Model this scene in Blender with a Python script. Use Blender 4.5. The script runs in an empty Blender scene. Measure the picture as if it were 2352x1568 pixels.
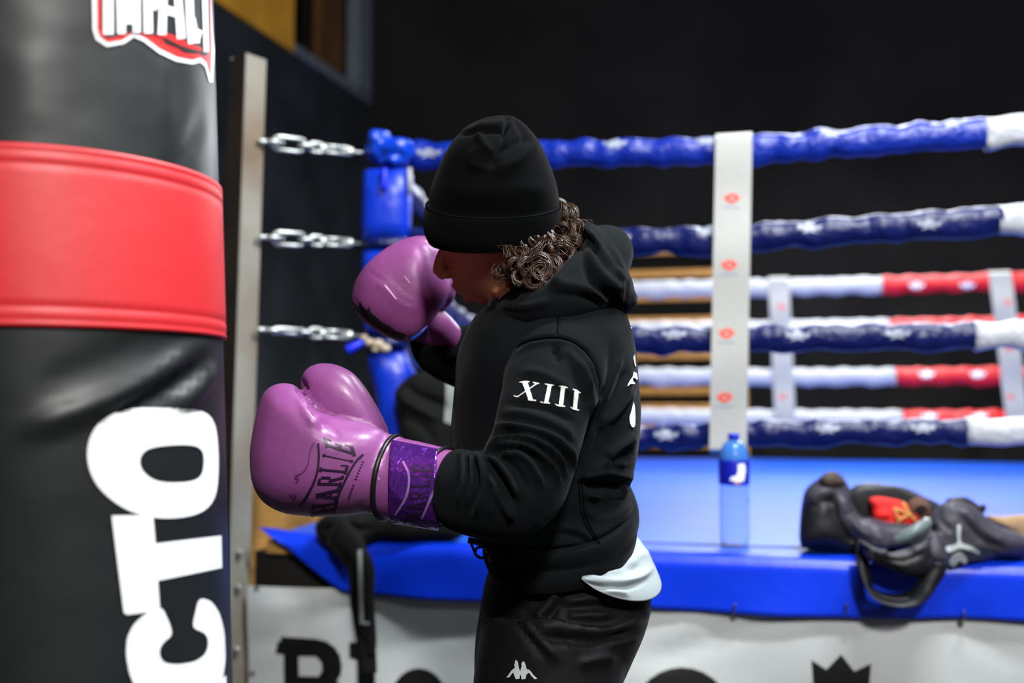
import bpy, bmesh, math, random
import numpy as np
from mathutils import Vector, Matrix
from mathutils.bvhtree import BVHTree
from mathutils.geometry import tessellate_polygon

random.seed(7); rng = np.random.default_rng(7)
SC = bpy.context.scene
COL = SC.collection

# ------------------------------------------------------------------ camera, world, lights, exposure
CZ = 1.23                                   # camera height
F = 2352 * 35.0 / 36.0                      # focal length in photo pixels
PITCH = math.atan(131.0 / F)
cam_d = bpy.data.cameras.new('camera'); cam = bpy.data.objects.new('camera', cam_d); COL.objects.link(cam)
cam_d.lens = 35.0; cam_d.sensor_width = 36.0; cam_d.clip_start = 0.02
cam.location = (0, 0, CZ); cam.rotation_euler = (math.pi / 2 + PITCH, 0, 0)
cam_d.dof.use_dof = True; cam_d.dof.focus_distance = 1.50; cam_d.dof.aperture_fstop = 2.0
SC.camera = cam
SC.view_settings.view_transform = 'Standard'; SC.view_settings.look = 'None'
SC.view_settings.gamma = 1.0; SC.view_settings.use_curve_mapping = False
SC.view_settings.exposure = 0.0
wd = bpy.data.worlds.new('world'); SC.world = wd; wd.use_nodes = True
wd.node_tree.nodes['Background'].inputs[0].default_value = (0.80, 0.90, 1.0, 1)
wd.node_tree.nodes['Background'].inputs[1].default_value = 0.014

def area(name, loc, target, power, sx, sy=None, col=(1, 1, 1), shape='RECTANGLE', spread=math.pi):
    d = bpy.data.lights.new(name, 'AREA'); d.energy = power; d.color = col
    d.shape = shape; d.size = sx
    if sy: d.size_y = sy
    d.spread = spread
    o = bpy.data.objects.new(name, d); COL.objects.link(o)
    o.location = loc
    o.rotation_euler = (Vector(target) - Vector(loc)).to_track_quat('-Z', 'Y').to_euler()
    return o
# hall lamp above and behind the photographer: throws the boxer's shadow on apron and banner
area('hall_lamp', (0.62, -3.4, 4.74), (0.2, 2.6, 0.9), 440, 0.6, None, (1.0, 0.985, 0.95), 'DISK')
# second hall lamp further right, softening those shadows
area('hall_lamp_right', (4.6, -2.6, 4.9), (0.4, 2.9, 0.5), 100, 1.2, 0.3, (0.98, 0.99, 1.0))
# tube lamp over the floor on the right of the boxer
area('tube_lamp', (1.15, 1.45, 3.9), (0.15, 1.6, 1.2), 200, 0.25, 1.2, (0.90, 0.96, 1.0))
# ring lamps hanging over the ring
area('ring_lamp', (2.1, 5.2, 4.6), (1.9, 5.2, 0.8), 190, 1.6, 1.6, (0.92, 0.96, 1.0), spread=math.radians(125))
area('ring_lamp_far', (2.6, 7.9, 3.6), (1.7, 4.4, 0.8), 70, 3.0, 0.5, (0.92, 0.96, 1.0), spread=math.radians(110))

# ------------------------------------------------------------------ helpers
FW = np.array([0, math.cos(PITCH), math.sin(PITCH)]); UP = np.array([0, -math.sin(PITCH), math.cos(PITCH)])
RT = np.array([1.0, 0, 0]); C0 = np.array([0, 0, CZ])
def ray(px, py):
    return FW + RT * ((px - 1176) / F) + UP * ((784 - py) / F)
def P(px, py, D):                            # point of the hall seen at a photo pixel, D metres in front of the camera
    r = ray(px, py); return C0 + r * (D / r[1])
def to_px(v):
    q = np.asarray(v) - C0
    d = q @ FW
    return np.stack([1176 + F * (q @ RT) / d, 784 - F * (q @ UP) / d], -1)
def lin(c):
    c = np.array(c, float) / 255.0
    return tuple(np.where(c <= 0.04045, c / 12.92, ((c + 0.055) / 1.055) ** 2.4))

MATS = {}
def mat(name, rgb, rough=0.5, metal=0.0, spec=0.5, sheen=0.0, coat=0.0, bump=0.0, bscale=60.0, var=0.0, vscale=6.0, rgb2=None,
        bdetail=3.0, trans=0.0, ior=1.45, stretch=None, coat_rough=0.15, bdist=0.01):
    if name in MATS: return MATS[name]
    m = bpy.data.materials.new(name); m.use_nodes = True; nt = m.node_tree; b = nt.nodes['Principled BSDF']
    c = lin(rgb)
    b.inputs['Base Color'].default_value = (*c, 1); b.inputs['Roughness'].default_value = rough
    b.inputs['Metallic'].default_value = metal; b.inputs['Specular IOR Level'].default_value = spec
    b.inputs['Sheen Weight'].default_value = sheen; b.inputs['Sheen Roughness'].default_value = 0.4
    b.inputs['Coat Weight'].default_value = coat; b.inputs['Coat Roughness'].default_value = coat_rough
    b.inputs['Transmission Weight'].default_value = trans; b.inputs['IOR'].default_value = ior
    tc = nt.nodes.new('ShaderNodeTexCoord'); vec = tc.outputs['Object']
    if stretch:
        mp = nt.nodes.new('ShaderNodeMapping'); mp.inputs['Scale'].default_value = stretch
        nt.links.new(vec, mp.inputs['Vector']); vec = mp.outputs['Vector']
    if var > 0 or rgb2:
        n = nt.nodes.new('ShaderNodeTexNoise'); n.inputs['Scale'].default_value = vscale; n.inputs['Detail'].default_value = 5
        nt.links.new(vec, n.inputs['Vector'])
        r = nt.nodes.new('ShaderNodeValToRGB'); r.color_ramp.elements[0].position = 0.38; r.color_ramp.elements[1].position = 0.66
        c2 = lin(rgb2) if rgb2 else tuple(min(1, x * (1 + var)) for x in c)
        c1 = c if rgb2 else tuple(x * (1 - var) for x in c)
        r.color_ramp.elements[0].color = (*c1, 1); r.color_ramp.elements[1].color = (*c2, 1)
        nt.links.new(n.outputs['Fac'], r.inputs['Fac']); nt.links.new(r.outputs['Color'], b.inputs['Base Color'])
    if bump > 0:
        n = nt.nodes.new('ShaderNodeTexNoise'); n.inputs['Scale'].default_value = bscale; n.inputs['Detail'].default_value = bdetail
        nt.links.new(vec, n.inputs['Vector'])
        bp = nt.nodes.new('ShaderNodeBump'); bp.inputs['Strength'].default_value = bump; bp.inputs['Distance'].default_value = bdist
        nt.links.new(n.outputs['Fac'], bp.inputs['Height']); nt.links.new(bp.outputs['Normal'], b.inputs['Normal'])
    MATS[name] = m
    return m

def tag(o, label=None, cat=None, group=None, kind=None):
    if label: o['label'] = label
    if cat: o['category'] = cat
    if group: o['group'] = group
    if kind: o['kind'] = kind
    return o
def empty(name, loc, label, cat, group=None):
    o = bpy.data.objects.new(name, None); COL.objects.link(o); o.location = loc; o.empty_display_size = 0.1
    return tag(o, label, cat, group)
def mk(name, V, Fc, m, parent=None, smooth=True, label=None, cat=None, group=None, kind=None):
    V = np.asarray(V, float)
    me = bpy.data.meshes.new(name)
    off = np.zeros(3)
    if parent is None:
        off = np.array([(V[:, 0].min() + V[:, 0].max()) / 2, (V[:, 1].min() + V[:, 1].max()) / 2, V[:, 2].min()])
    me.from_pydata((V - off).tolist(), [], [tuple(int(i) for i in f) for f in Fc])
    me.validate(); me.update()
    bm = bmesh.new(); bm.from_mesh(me); bmesh.ops.recalc_face_normals(bm, faces=bm.faces); bm.to_mesh(me); bm.free()
    if smooth:
        me.shade_smooth()
    me.materials.append(m)
    o = bpy.data.objects.new(name, me); COL.objects.link(o)
    if parent is not None:
        o.parent = parent
        if parent.type == 'EMPTY':
            o.matrix_parent_inverse = Matrix.Translation(parent.location).inverted()
        else:
            o.matrix_parent_inverse = Matrix.Translation(parent.location if parent.parent is None else (0, 0, 0)).inverted()
    else:
        o.location = off
    return tag(o, label, cat, group, kind)
def sharp(o, deg=35):
    o.data.set_sharp_from_angle(angle=math.radians(deg)); return o

class MB:                                    # mesh collector
    def __init__(s): s.V = np.zeros((0, 3)); s.F = []
    def add(s, VF):
        V, Fc = VF; n = len(s.V); s.V = np.vstack([s.V, V]); s.F += [tuple(i + n for i in f) for f in Fc]; return s
    @property
    def vf(s): return s.V, s.F
def cat_vf(*l):
    m = MB()
    for x in l: m.add(x)
    return m.vf
def loft(rings, cap=True, closed=False):
    rings = [np.asarray(r) for r in rings]; n = len(rings[0]); V = np.vstack(rings); Fc = []
    k = len(rings)
    for i in range(k if closed else k - 1):
        a = i * n; b = ((i + 1) % k) * n
        for j in range(n):
            j2 = (j + 1) % n
            Fc.append((a + j, a + j2, b + j2, b + j))
    if cap and not closed:
        c0 = len(V); V = np.vstack([V, rings[0].mean(0), rings[-1].mean(0)])
        e = (k - 1) * n
        for j in range(n):
            j2 = (j + 1) % n
            Fc.append((c0, j2, j)); Fc.append((c0 + 1, e + j, e + j2))
    return V, Fc
def spline(pts, n):
    pts = np.asarray(pts, float); k = len(pts)
    if k == 2: t = np.linspace(0, 1, n)[:, None]; return pts[0] * (1 - t) + pts[1] * t
    e = np.vstack([2 * pts[0] - pts[1], pts, 2 * pts[-1] - pts[-2]])
    out = []
    for u in np.linspace(0, k - 1 - 1e-9, n):
        i = int(u); t = u - i; p0, p1, p2, p3 = e[i], e[i + 1], e[i + 2], e[i + 3]
        out.append(0.5 * ((2 * p1) + (-p0 + p2) * t + (2 * p0 - 5 * p1 + 4 * p2 - p3) * t * t + (-p0 + 3 * p1 - 3 * p2 + p3) * t ** 3))
    return np.array(out)
def frames(p):
    p = np.asarray(p); T = np.gradient(p, axis=0); T /= np.linalg.norm(T, axis=1)[:, None] + 1e-12
    a = np.array([0, 0, 1.0]) if abs(T[0][2]) < 0.9 else np.array([1.0, 0, 0])
    N = []; n0 = np.cross(T[0], np.cross(a, T[0])); n0 /= np.linalg.norm(n0)
    for t in T:
        n0 = n0 - t * (n0 @ t); n0 /= np.linalg.norm(n0) + 1e-12; N.append(n0)
    N = np.array(N); return T, N, np.cross(T, N)
def tube(pts, r, n=12, cap=True, sq=1.0, closed=False):
    pts = np.asarray(pts, float); r = np.broadcast_to(np.asarray(r, float), (len(pts),))
    T, N, B = frames(pts); a = np.linspace(0, 2 * math.pi, n, endpoint=False)
    rings = [pts[i] + r[i] * (np.cos(a)[:, None] * N[i] + np.sin(a)[:, None] * B[i] * sq) for i in range(len(pts))]
    return loft(rings, cap, closed)
def box(c, s, rot=None):
    x, y, z = np.array(s) / 2.0
    V = np.array([[-x, -y, -z], [x, -y, -z], [x, y, -z], [-x, y, -z], [-x, -y, z], [x, -y, z], [x, y, z], [-x, y, z]], float)
    if rot is not None: V = V @ np.asarray(rot).T
    return V + np.asarray(c), [(0, 3, 2, 1), (4, 5, 6, 7), (0, 1, 5, 4), (1, 2, 6, 5), (2, 3, 7, 6), (3, 0, 4, 7)]
def bevel_box(c, s, bev, rot=None, seg=2):
    bm = bmesh.new(); bmesh.ops.create_cube(bm, size=1.0)
    for v in bm.verts: v.co = Vector((v.co.x * s[0], v.co.y * s[1], v.co.z * s[2]))
    bmesh.ops.bevel(bm, geom=list(bm.edges), offset=bev, segments=seg, affect='EDGES', profile=0.5)
    bm.verts.ensure_lookup_table()
    V = np.array([v.co[:] for v in bm.verts]); Fc = [[v.index for v in f.verts] for f in bm.faces]; bm.free()
    if rot is not None: V = V @ np.asarray(rot).T
    return V + np.asarray(c), Fc
def lathe(prof, c, n=40, axis=None):
    a = np.linspace(0, 2 * math.pi, n, endpoint=False)
    rings = [np.stack([r * np.cos(a), r * np.sin(a), np.full(n, z)], -1) for r, z in prof]
    V, Fc = loft(rings, True)
    return V + np.asarray(c), Fc
def ell(c, r, n=20, rot=None):
    th = np.linspace(0, math.pi, n // 2 + 2)[1:-1]; a = np.linspace(0, 2 * math.pi, n, endpoint=False)
    rings = [np.stack([np.sin(t) * np.cos(a), np.sin(t) * np.sin(a), np.full(n, math.cos(t))], -1) for t in th]
    V, Fc = loft(rings, True)
    V[-2] = (0, 0, 1); V[-1] = (0, 0, -1)
    V = V * np.asarray(r)
    if rot is not None: V = V @ np.asarray(rot).T
    return V + np.asarray(c), Fc
def resample(poly, n, closed=True):
    p = np.asarray(poly, float)
    if closed: p = np.vstack([p, p[:1]])
    d = np.r_[0, np.cumsum(np.linalg.norm(np.diff(p, axis=0), axis=1))]
    t = np.linspace(0, d[-1], n, endpoint=not closed)
    return np.stack([np.interp(t, d, p[:, k]) for k in range(p.shape[1])], -1)
def smooth_loop(poly, n, it=3):
    p = resample(poly, n)
    for _ in range(it): p = 0.5 * p + 0.25 * (np.roll(p, 1, 0) + np.roll(p, -1, 0))
    return p
def pillow(outline, center, D, Tn, Tf, n=72, m=11, e1=0.85, e2=0.85, cD=0.0, smooth=2):
    o = smooth_loop(outline, n, smooth); c = np.array(center, float)
    rings = []
    for t in np.linspace(-math.pi / 2, math.pi / 2, 2 * m + 1)[1:-1]:
        q = c + (o - c) * (math.cos(t) ** e1)
        d = -(abs(math.sin(t)) ** e2) * math.copysign(1, math.sin(t))
        T = Tn if math.sin(t) > 0 else Tf
        off = cD * (1 - math.cos(t) ** e1)
        rings.append(np.array([P(x, y, D + off + d * T) if True else None for x, y in q]))
    V, Fc = loft(rings, True)
    return V, Fc
def sect(L, R, D, hd, k=0.0, n=64, e=2.3, kx=0.0):
    a0 = P(L[0], L[1], D); a1 = P(R[0], R[1], D); c = (a0 + a1) / 2; a = (a1 - a0) / 2; b = np.array([kx * hd, -hd, -hd * k])
    t = np.linspace(0, 2 * math.pi, n, endpoint=False); C = np.cos(t); S = np.sin(t)
    f = lambda x: np.sign(x) * np.abs(x) ** (2 / e)
    return c + f(C)[:, None] * a + f(S)[:, None] * b
def remesh(vfs, voxel, it=6):
    V, Fc = cat_vf(*vfs)
    me = bpy.data.meshes.new('tmp'); me.from_pydata(V.tolist(), [], Fc); me.update()
    bm = bmesh.new(); bm.from_mesh(me); bmesh.ops.recalc_face_normals(bm, faces=bm.faces); bm.to_mesh(me); bm.free()
    o = bpy.data.objects.new('tmp', me); COL.objects.link(o)
    md = o.modifiers.new('r', 'REMESH'); md.mode = 'VOXEL'; md.voxel_size = voxel; md.adaptivity = 0
    dg = bpy.context.evaluated_depsgraph_get(); ev = o.evaluated_get(dg); m2 = bpy.data.meshes.new_from_object(ev)
    nv = len(m2.vertices); co = np.empty(nv * 3); m2.vertices.foreach_get('co', co); V = co.reshape(-1, 3)
    Fc = [tuple(p.vertices) for p in m2.polygons]
    bpy.data.objects.remove(o); bpy.data.meshes.remove(me); bpy.data.meshes.remove(m2)
    return lap(V, Fc, it), Fc
def edges_of(Fc):
    E = set()
    for f in Fc:
        for i in range(len(f)):
            a, b = f[i], f[(i + 1) % len(f)]; E.add((a, b) if a < b else (b, a))
    return np.array(list(E))
def lap(V, Fc, it, lam=0.6):
    if it <= 0: return V
    E = edges_of(Fc); n = len(V)
    deg = np.bincount(E.ravel(), minlength=n)[:, None] + 1e-9
    for k in range(it):
        S = np.zeros_like(V)
        for j in range(3):
            S[:, j] = np.bincount(E[:, 0], V[E[:, 1], j], n) + np.bincount(E[:, 1], V[E[:, 0], j], n)
        l = lam if k % 2 == 0 else -lam * 0.62
        V = V + l * (S / deg - V)
    return V
def normals(V, Fc):
    N = np.zeros_like(V); F4 = np.array([f if len(f) == 4 else (f[0], f[1], f[2], f[2]) for f in Fc if len(f) in (3, 4)])
    fn = np.cross(V[F4[:, 2]] - V[F4[:, 0]], V[F4[:, 3]] - V[F4[:, 1]])
    tri = F4[:, 2] == F4[:, 3]
    fn[tri] = np.cross(V[F4[tri, 1]] - V[F4[tri, 0]], V[F4[tri, 2]] - V[F4[tri, 0]])
    for k in range(4):
        for j in range(3): N[:, j] += np.bincount(F4[:, k], fn[:, j], len(V))
    N /= np.linalg.norm(N, axis=1)[:, None] + 1e-12
    c = V.mean(0)
    if ((V - c) * N).sum() < 0: N = -N
    return N
def pdist(q, poly):
    best = np.full(len(q), 1e9); tt = np.zeros(len(q)); poly = np.asarray(poly, float)
    L = np.r_[0, np.cumsum(np.linalg.norm(np.diff(poly, axis=0), axis=1))]
    for i in range(len(poly) - 1):
        a, b = poly[i], poly[i + 1]; ab = b - a
        t = np.clip(((q - a) @ ab) / (ab @ ab), 0, 1); d = np.linalg.norm(q - a - t[:, None] * ab, axis=1)
        m = d < best; best[m] = d[m]; tt[m] = (L[i] + t[m] * (L[i + 1] - L[i])) / L[-1]
    return best, tt
def folds(V, Fc, items, side=1):
    """items: (px polyline, height m, half width px); ridges and grooves of the cloth on the side towards the camera"""
    N = normals(V, Fc); q = to_px(V); view = C0 - V; view /= np.linalg.norm(view, axis=1)[:, None]
    face = np.clip((N * view).sum(1) * 2.0 + 0.3, 0, 1)
    dsp = np.zeros(len(V))
    for poly, A, w in items:
        sp = spline(poly, max(8, 4 * len(poly))) if len(poly) > 2 else np.asarray(poly, float)
        d, t = pdist(q, sp)
        dsp += A * np.exp(-(d / w) ** 2) * np.clip(np.minimum(t, 1 - t) * 5 + 0.25, 0, 1)
    return V + N * (dsp * face)[:, None]
def wob(V, amp, freq, seed=0, N=None):
    r = np.random.default_rng(seed); out = np.zeros(len(V))
    for k in range(9):
        d = r.normal(size=3); d /= np.linalg.norm(d); out += np.sin(V @ d * freq * r.uniform(0.6, 1.7) + r.uniform(0, 6.3))
    out *= amp / 3.0
    return V + (N * out[:, None] if N is not None else out[:, None] * r.normal(size=3))
def bvh(V, Fc): return BVHTree.FromPolygons([tuple(v) for v in V], [list(f) for f in Fc])
def decal(name, loops, tree, m, parent, off=0.0012, step=10.0, label=None, fallback=None):
    """flat print: loops of photo pixels laid on the surface they are printed on"""
    loops = [[Vector((float(x), float(y), 0)) for x, y in l] for l in loops]
    flat = [v for l in loops for v in l]; tr = tessellate_polygon(loops)
    bm = bmesh.new(); vs = [bm.verts.new(v) for v in flat]
    for t in tr:
        try: bm.faces.new([vs[i] for i in t])
        except ValueError: pass
    for _ in range(7):
        es = [e for e in bm.edges if e.calc_length() > step]
        if not es: break
        bmesh.ops.subdivide_edges(bm, edges=es, cuts=1, use_grid_fill=False)
        bmesh.ops.triangulate(bm, faces=[f for f in bm.faces if len(f.verts) > 3])
    dead = []
    for v in bm.verts:
        r = ray(v.co.x, v.co.y); r = r / np.linalg.norm(r)
        h = tree.ray_cast(Vector(C0), Vector(r))
        if h[0] is None: dead.append(v); continue
        n = h[1]
        if n.dot(Vector(r)) > 0: n = -n
        v.co = h[0] + n * off
    bmesh.ops.delete(bm, geom=dead, context='VERTS')
    bm.verts.index_update(); bm.verts.ensure_lookup_table()
    V = np.array([v.co[:] for v in bm.verts]).reshape(-1, 3); Fc = [[v.index for v in f.verts] for f in bm.faces]; bm.free()
    if len(Fc) == 0: return None
    return mk(name, V, Fc, m, parent, smooth=True, label=label)
def decals(name, list_of_loops, tree, m, parent, **k):
    return [decal(name, l, tree, m, parent, **k) for l in list_of_loops]
def merged_decal(name, list_of_loops, tree, m, parent, label=None, **k):
    M = MB()
    for l in list_of_loops:
        o = decal('x', l, tree, m, parent, **k)
        if o is None: continue
        M.add((np.array([v.co[:] for v in o.data.vertices]), [tuple(p.vertices) for p in o.data.polygons]))
        me = o.data; bpy.data.objects.remove(o); bpy.data.meshes.remove(me)
    return mk(name, M.V, M.F, m, parent, label=label)
def stroke(a, b, wa, wb=None):               # a straight pen stroke as one quad loop
    a = np.array(a, float); b = np.array(b, float); wb = wa if wb is None else wb
    d = b - a; d /= np.linalg.norm(d); n = np.array([-d[1], d[0]])
    return [[a + n * wa / 2, b + n * wb / 2, b - n * wb / 2, a - n * wa / 2]]
def ring_loop(c, r0, r1, n=28):
    a = np.linspace(0, 2 * math.pi, n, endpoint=False)
    return [[(c[0] + r0[0] * math.cos(t), c[1] + r0[1] * math.sin(t)) for t in a], [(c[0] + r1[0] * math.cos(t), c[1] + r1[1] * math.sin(t)) for t in a]]

# ------------------------------------------------------------------ materials
M_floor = mat('dark_rubber_floor', (34, 35, 37), 0.6, bump=0.3, bscale=180, var=0.3, vscale=3)
M_wall = mat('black_wall_paint', (42, 46, 48), 0.72, spec=0.25, bump=0.25, bscale=14, var=0.35, vscale=1.6)
M_wallb = mat('black_back_wall', (30, 30, 28), 0.85, spec=0.15, bump=0.15, bscale=18, var=0.25, vscale=1.2)
M_ochre = mat('ochre_board', (222, 160, 48), 0.55, var=0.12, vscale=4)
M_brown = mat('brown_board', (92, 58, 20), 0.6, var=0.2, vscale=5)
M_greyframe = mat('grey_frame', (98, 106, 108), 0.5, var=0.1)
M_darkglass = mat('dark_glass', (6, 7, 8), 0.12, spec=0.5)
M_wood = mat('varnished_pine', (206, 148, 72), 0.45, var=0.18, vscale=9, stretch=(1, 6, 6))
M_ply = mat('plywood', (190, 142, 78), 0.6, var=0.18, vscale=8, stretch=(1, 1, 7))
M_blue = mat('blue_vinyl', (4, 52, 212), 0.36, spec=0.5, bump=0.12, bscale=9, bdist=0.02, var=0.06, vscale=3)
M_mat = mat('blue_canvas', (10, 80, 200), 0.42, spec=0.45, bump=0.05, bscale=30, var=0.06, vscale=2)
M_rblue = mat('navy_rope_vinyl', (4, 16, 74), 0.36, spec=0.42, bump=0.4, bscale=28, bdist=0.02)
M_rblue1 = mat('blue_rope_vinyl', (8, 36, 136), 0.36, spec=0.45, bump=0.4, bscale=28, bdist=0.02)
M_padblue = mat('blue_pad_vinyl', (6, 46, 176), 0.34, spec=0.5, bump=0.15, bscale=20, bdist=0.02)
M_rwhite = mat('white_rope_vinyl', (174, 176, 182), 0.45, bump=0.35, bscale=40, bdist=0.02)
M_rred = mat('red_rope_vinyl', (200, 16, 26), 0.35, bump=0.35, bscale=40, bdist=0.02)
M_strap = mat('white_strap', (164, 164, 160), 0.6, bump=0.1, bscale=70, var=0.04)
M_redprint = mat('red_print', (224, 70, 52), 0.6)
M_greyprint = mat('grey_print', (150, 156, 170), 0.6)
M_whiteprint = mat('white_print', (235, 238, 240), 0.5)
M_banner = mat('white_banner', (184, 188, 188), 0.5, spec=0.35, bump=0.1, bscale=6, bdist=0.02, var=0.03, vscale=2)
M_black = mat('black_print', (10, 10, 11), 0.5)
M_steel = mat('galvanised_steel', (205, 210, 206), 0.34, metal=0.8, bump=0.1, bscale=80)
M_brass = mat('dull_brass', (120, 112, 92), 0.4, metal=0.9)
M_post = mat('rusty_painted_steel', (150, 149, 138), 0.5, rgb2=(120, 102, 84), vscale=2.2, metal=0.2, bump=0.1, bscale=30)
M_beam = mat('dark_frame', (20, 15, 12), 0.6)
M_bagblk = mat('black_bag_vinyl', (15, 19, 20), 0.48, spec=0.6, bump=0.16, bscale=7, bdist=0.03, bdetail=2)
M_bagred = mat('red_bag_vinyl', (200, 20, 30), 0.54, spec=0.9, bump=0.1, bscale=9, bdist=0.02)
M_bagwhite = mat('white_lettering', (238, 240, 242), 0.45)
M_logored = mat('red_lettering', (214, 30, 30), 0.45)
M_logoblk = mat('dark_lettering', (24, 26, 28), 0.45)
M_purple = mat('purple_leather', (130, 68, 126), 0.42, spec=0.6, bump=0.08, bscale=55, var=0.05, vscale=12, coat=0.15, coat_rough=0.25)
M_purple2 = mat('scuffed_purple_leather', (124, 62, 116), 0.44, spec=0.4, bump=0.1, bscale=45, var=0.07, vscale=12)
M_foil = mat('purple_foil', (106, 48, 158), 0.22, metal=0.75, bump=0.5, bscale=40, bdist=0.012)
M_darkprint = mat('dark_purple_print', (34, 14, 44), 0.4)
M_pipe = mat('black_piping', (12, 12, 14), 0.4)
M_bluepipe = mat('blue_piping', (24, 60, 160), 0.35)
M_scuff = mat('black_scuff', (26, 14, 24), 0.6)
M_hoodie = mat('black_fleece', (17, 20, 22), 0.9, spec=0.03, sheen=0.03, bump=0.22, bscale=420, bdist=0.002)
M_rib = mat('black_ribbing', (16, 18, 20), 0.9, spec=0.03, sheen=0.03, bump=0.3, bscale=300, stretch=(4, 4, 0.3), bdist=0.002)
M_beanie = mat('black_knit', (11, 12, 13), 0.94, spec=0.03, sheen=0.02, bump=0.35, bscale=340, stretch=(2, 2, 0.5), bdist=0.002)
M_track = mat('black_tracksuit', (13, 13, 14), 0.6, spec=0.12, sheen=0.02, bump=0.1, bscale=260, bdist=0.002)
M_seam = mat('black_stitching', (4, 4, 5), 0.95, spec=0.02)
M_shirt = mat('pale_grey_jersey', (146, 156, 160), 0.85, bump=0.12, bscale=260, bdist=0.002)
M_skin = mat('skin', (158, 106, 74), 0.5, spec=0.35, bump=0.08, bscale=140, bdist=0.003, var=0.06)
M_hair = mat('brown_hair', (56, 35, 21), 0.34, spec=0.6)
M_thread = mat('white_embroidery', (222, 224, 214), 0.7, bump=0.3, bscale=300, bdist=0.001)
M_eye = mat('eye', (200, 196, 190), 0.2)
M_shoe = mat('black_shoe', (18, 18, 19), 0.5)
M_pet = mat('clear_plastic', (236, 244, 255), 0.04, trans=1.0, ior=1.4)
M_petblue = mat('blue_tinted_plastic', (90, 160, 250), 0.08, trans=0.6, ior=1.3)
M_cap = mat('blue_cap', (18, 44, 190), 0.35)
M_label = mat('blue_label', (16, 26, 160), 0.35)
M_duf = mat('charcoal_nylon', (58, 56, 66), 0.5, spec=0.4, bump=0.25, bscale=30, bdist=0.01, var=0.12, vscale=9)
M_dufblk = mat('black_nylon', (20, 20, 24), 0.5, spec=0.4, bump=0.2, bscale=30, bdist=0.01)
M_redcloth = mat('red_cloth', (206, 20, 16), 0.7, bump=0.3, bscale=30, bdist=0.01)
M_tan = mat('tan_cord', (188, 132, 72), 0.7)
M_beige = mat('beige_cloth', (150, 120, 86), 0.85, bump=0.3, bscale=40, bdist=0.01, var=0.1)
M_silver = mat('silver_print', (196, 206, 206), 0.35, metal=0.3)
M_jacket = mat('black_jacket_cloth', (13, 13, 13), 0.8, spec=0.15, sheen=0.03, bump=0.3, bscale=18, bdist=0.02)
M_stripe = mat('grey_stripe', (120, 126, 122), 0.7)

# ------------------------------------------------------------------ ring frame: a along the near ropes, b away, from the near left rope corner
d1 = np.array([0.974, -0.225, 0]); d2 = np.array([0.225, 0.974, 0]); RC = np.array([-0.423, 3.38, 0])
LR = 3.85; MATZ = 0.80
def R(a, b, z): return RC + d1 * a + d2 * b + np.array([0, 0, z])
ROT = np.stack([d1, d2, np.array([0, 0, 1.0])], 1)

# ------------------------------------------------------------------ setting
def slab(name, corners, thick, m, kind='structure', nrm=None):
    c = [np.array(x, float) for x in corners]; n = np.cross(c[1] - c[0], c[2] - c[0]); n /= np.linalg.norm(n)
    V = np.array(c + [x - n * thick for x in c])
    return mk(name, V, [(0, 1, 2, 3), (7, 6, 5, 4), (0, 4, 5, 1), (1, 5, 6, 2), (2, 6, 7, 3), (3, 7, 4, 0)], m, None, False, kind=kind)
slab('floor', [(-6, -4, 0), (9, -4, 0), (9, 12, 0), (-6, 12, 0)], 0.1, M_floor)
slab('ceiling', [(-6, -4, 5.6), (-6, 12, 5.6), (9, 12, 5.6), (9, -4, 5.6)], 0.1, M_wallb)
K = np.array([-1.29, 9.0, 0]); wdir = np.array([0.2905, 0.957, 0]); wdir /= np.linalg.norm(wdir); wn = np.array([wdir[1], -wdir[0], 0])
def WL(px, py, out=0.0):                     # point on the left wall
    r = ray(px, py); t = ((K + wn * out - C0) @ wn) / (r @ wn); return C0 + r * t
kn = K - wdir * 11
# left wall with the high opening left free above 3.9 m: built below, beside and over it
def wl_t(p): return (np.asarray(p) - K) @ wdir
t_r = wl_t(WL(846, 150)); z_b = 3.93; t_l = wl_t(WL(300, 0)) - 0.2
def wall_piece(t0, t1, z0, z1):
    a = K + wdir * t0; b = K + wdir * t1
    return box((a + b) / 2 - wn * 0.1 + np.array([0, 0, (z0 + z1) / 2]), (0.2, abs(t1 - t0), z1 - z0), np.stack([wn, wdir, [0, 0, 1.0]], 1))
MW = MB()
for q in [(-11, 0.2, 0, z_b), (-11, t_l, z_b, 5.6), (t_r, 0.2, z_b, 5.6), (t_l, t_r, 5.3, 5.6)]: MW.add(wall_piece(*q))
mk('wall_left', MW.V, MW.F, M_wall, None, False, kind='structure')
slab('wall_back', [K + np.array([0, 0, 0]) - d1 * 0.5, K + d1 * 11, K + d1 * 11 + np.array([0, 0, 5.6]), K - d1 * 0.5 + np.array([0, 0, 5.6])], 0.2, M_wallb)
# high opening in the left wall
wroot = bpy.data.objects.new('window_1', None); COL.objects.link(wroot); wroot.location = K + wdir * (t_l + t_r) / 2 + np.array([0, 0, z_b]); wroot['kind'] = 'structure'
RW = np.stack([wn, wdir, [0, 0, 1.0]], 1)
def wbox(t0, t1, z0, z1, o0, o1):
    a = K + wdir * t0; b = K + wdir * t1
    return box((a + b) / 2 + wn * (o0 + o1) / 2 + np.array([0, 0, (z0 + z1) / 2]), (abs(o1 - o0), abs(t1 - t0), z1 - z0), RW)
t_y = wl_t(WL(668, 40)); t_b0 = wl_t(WL(762, 100)); t_b1 = wl_t(WL(812, 100)); t_j = wl_t(WL(820, 150))
mk('pane', *wbox(t_l, t_r, z_b, 5.3, -0.20, -0.19), M_darkglass, wroot, False)
mk('board', *wbox(t_l, t_y, z_b - 0.02, 5.3, -0.02, 0.03), M_ochre, wroot, False, label='flat ochre board closing the near part')
mk('post', *wbox(t_b0, t_b1, z_b, 5.3, -0.18, -0.10), M_brown, wroot, False, label='brown upright inside the opening')
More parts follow.
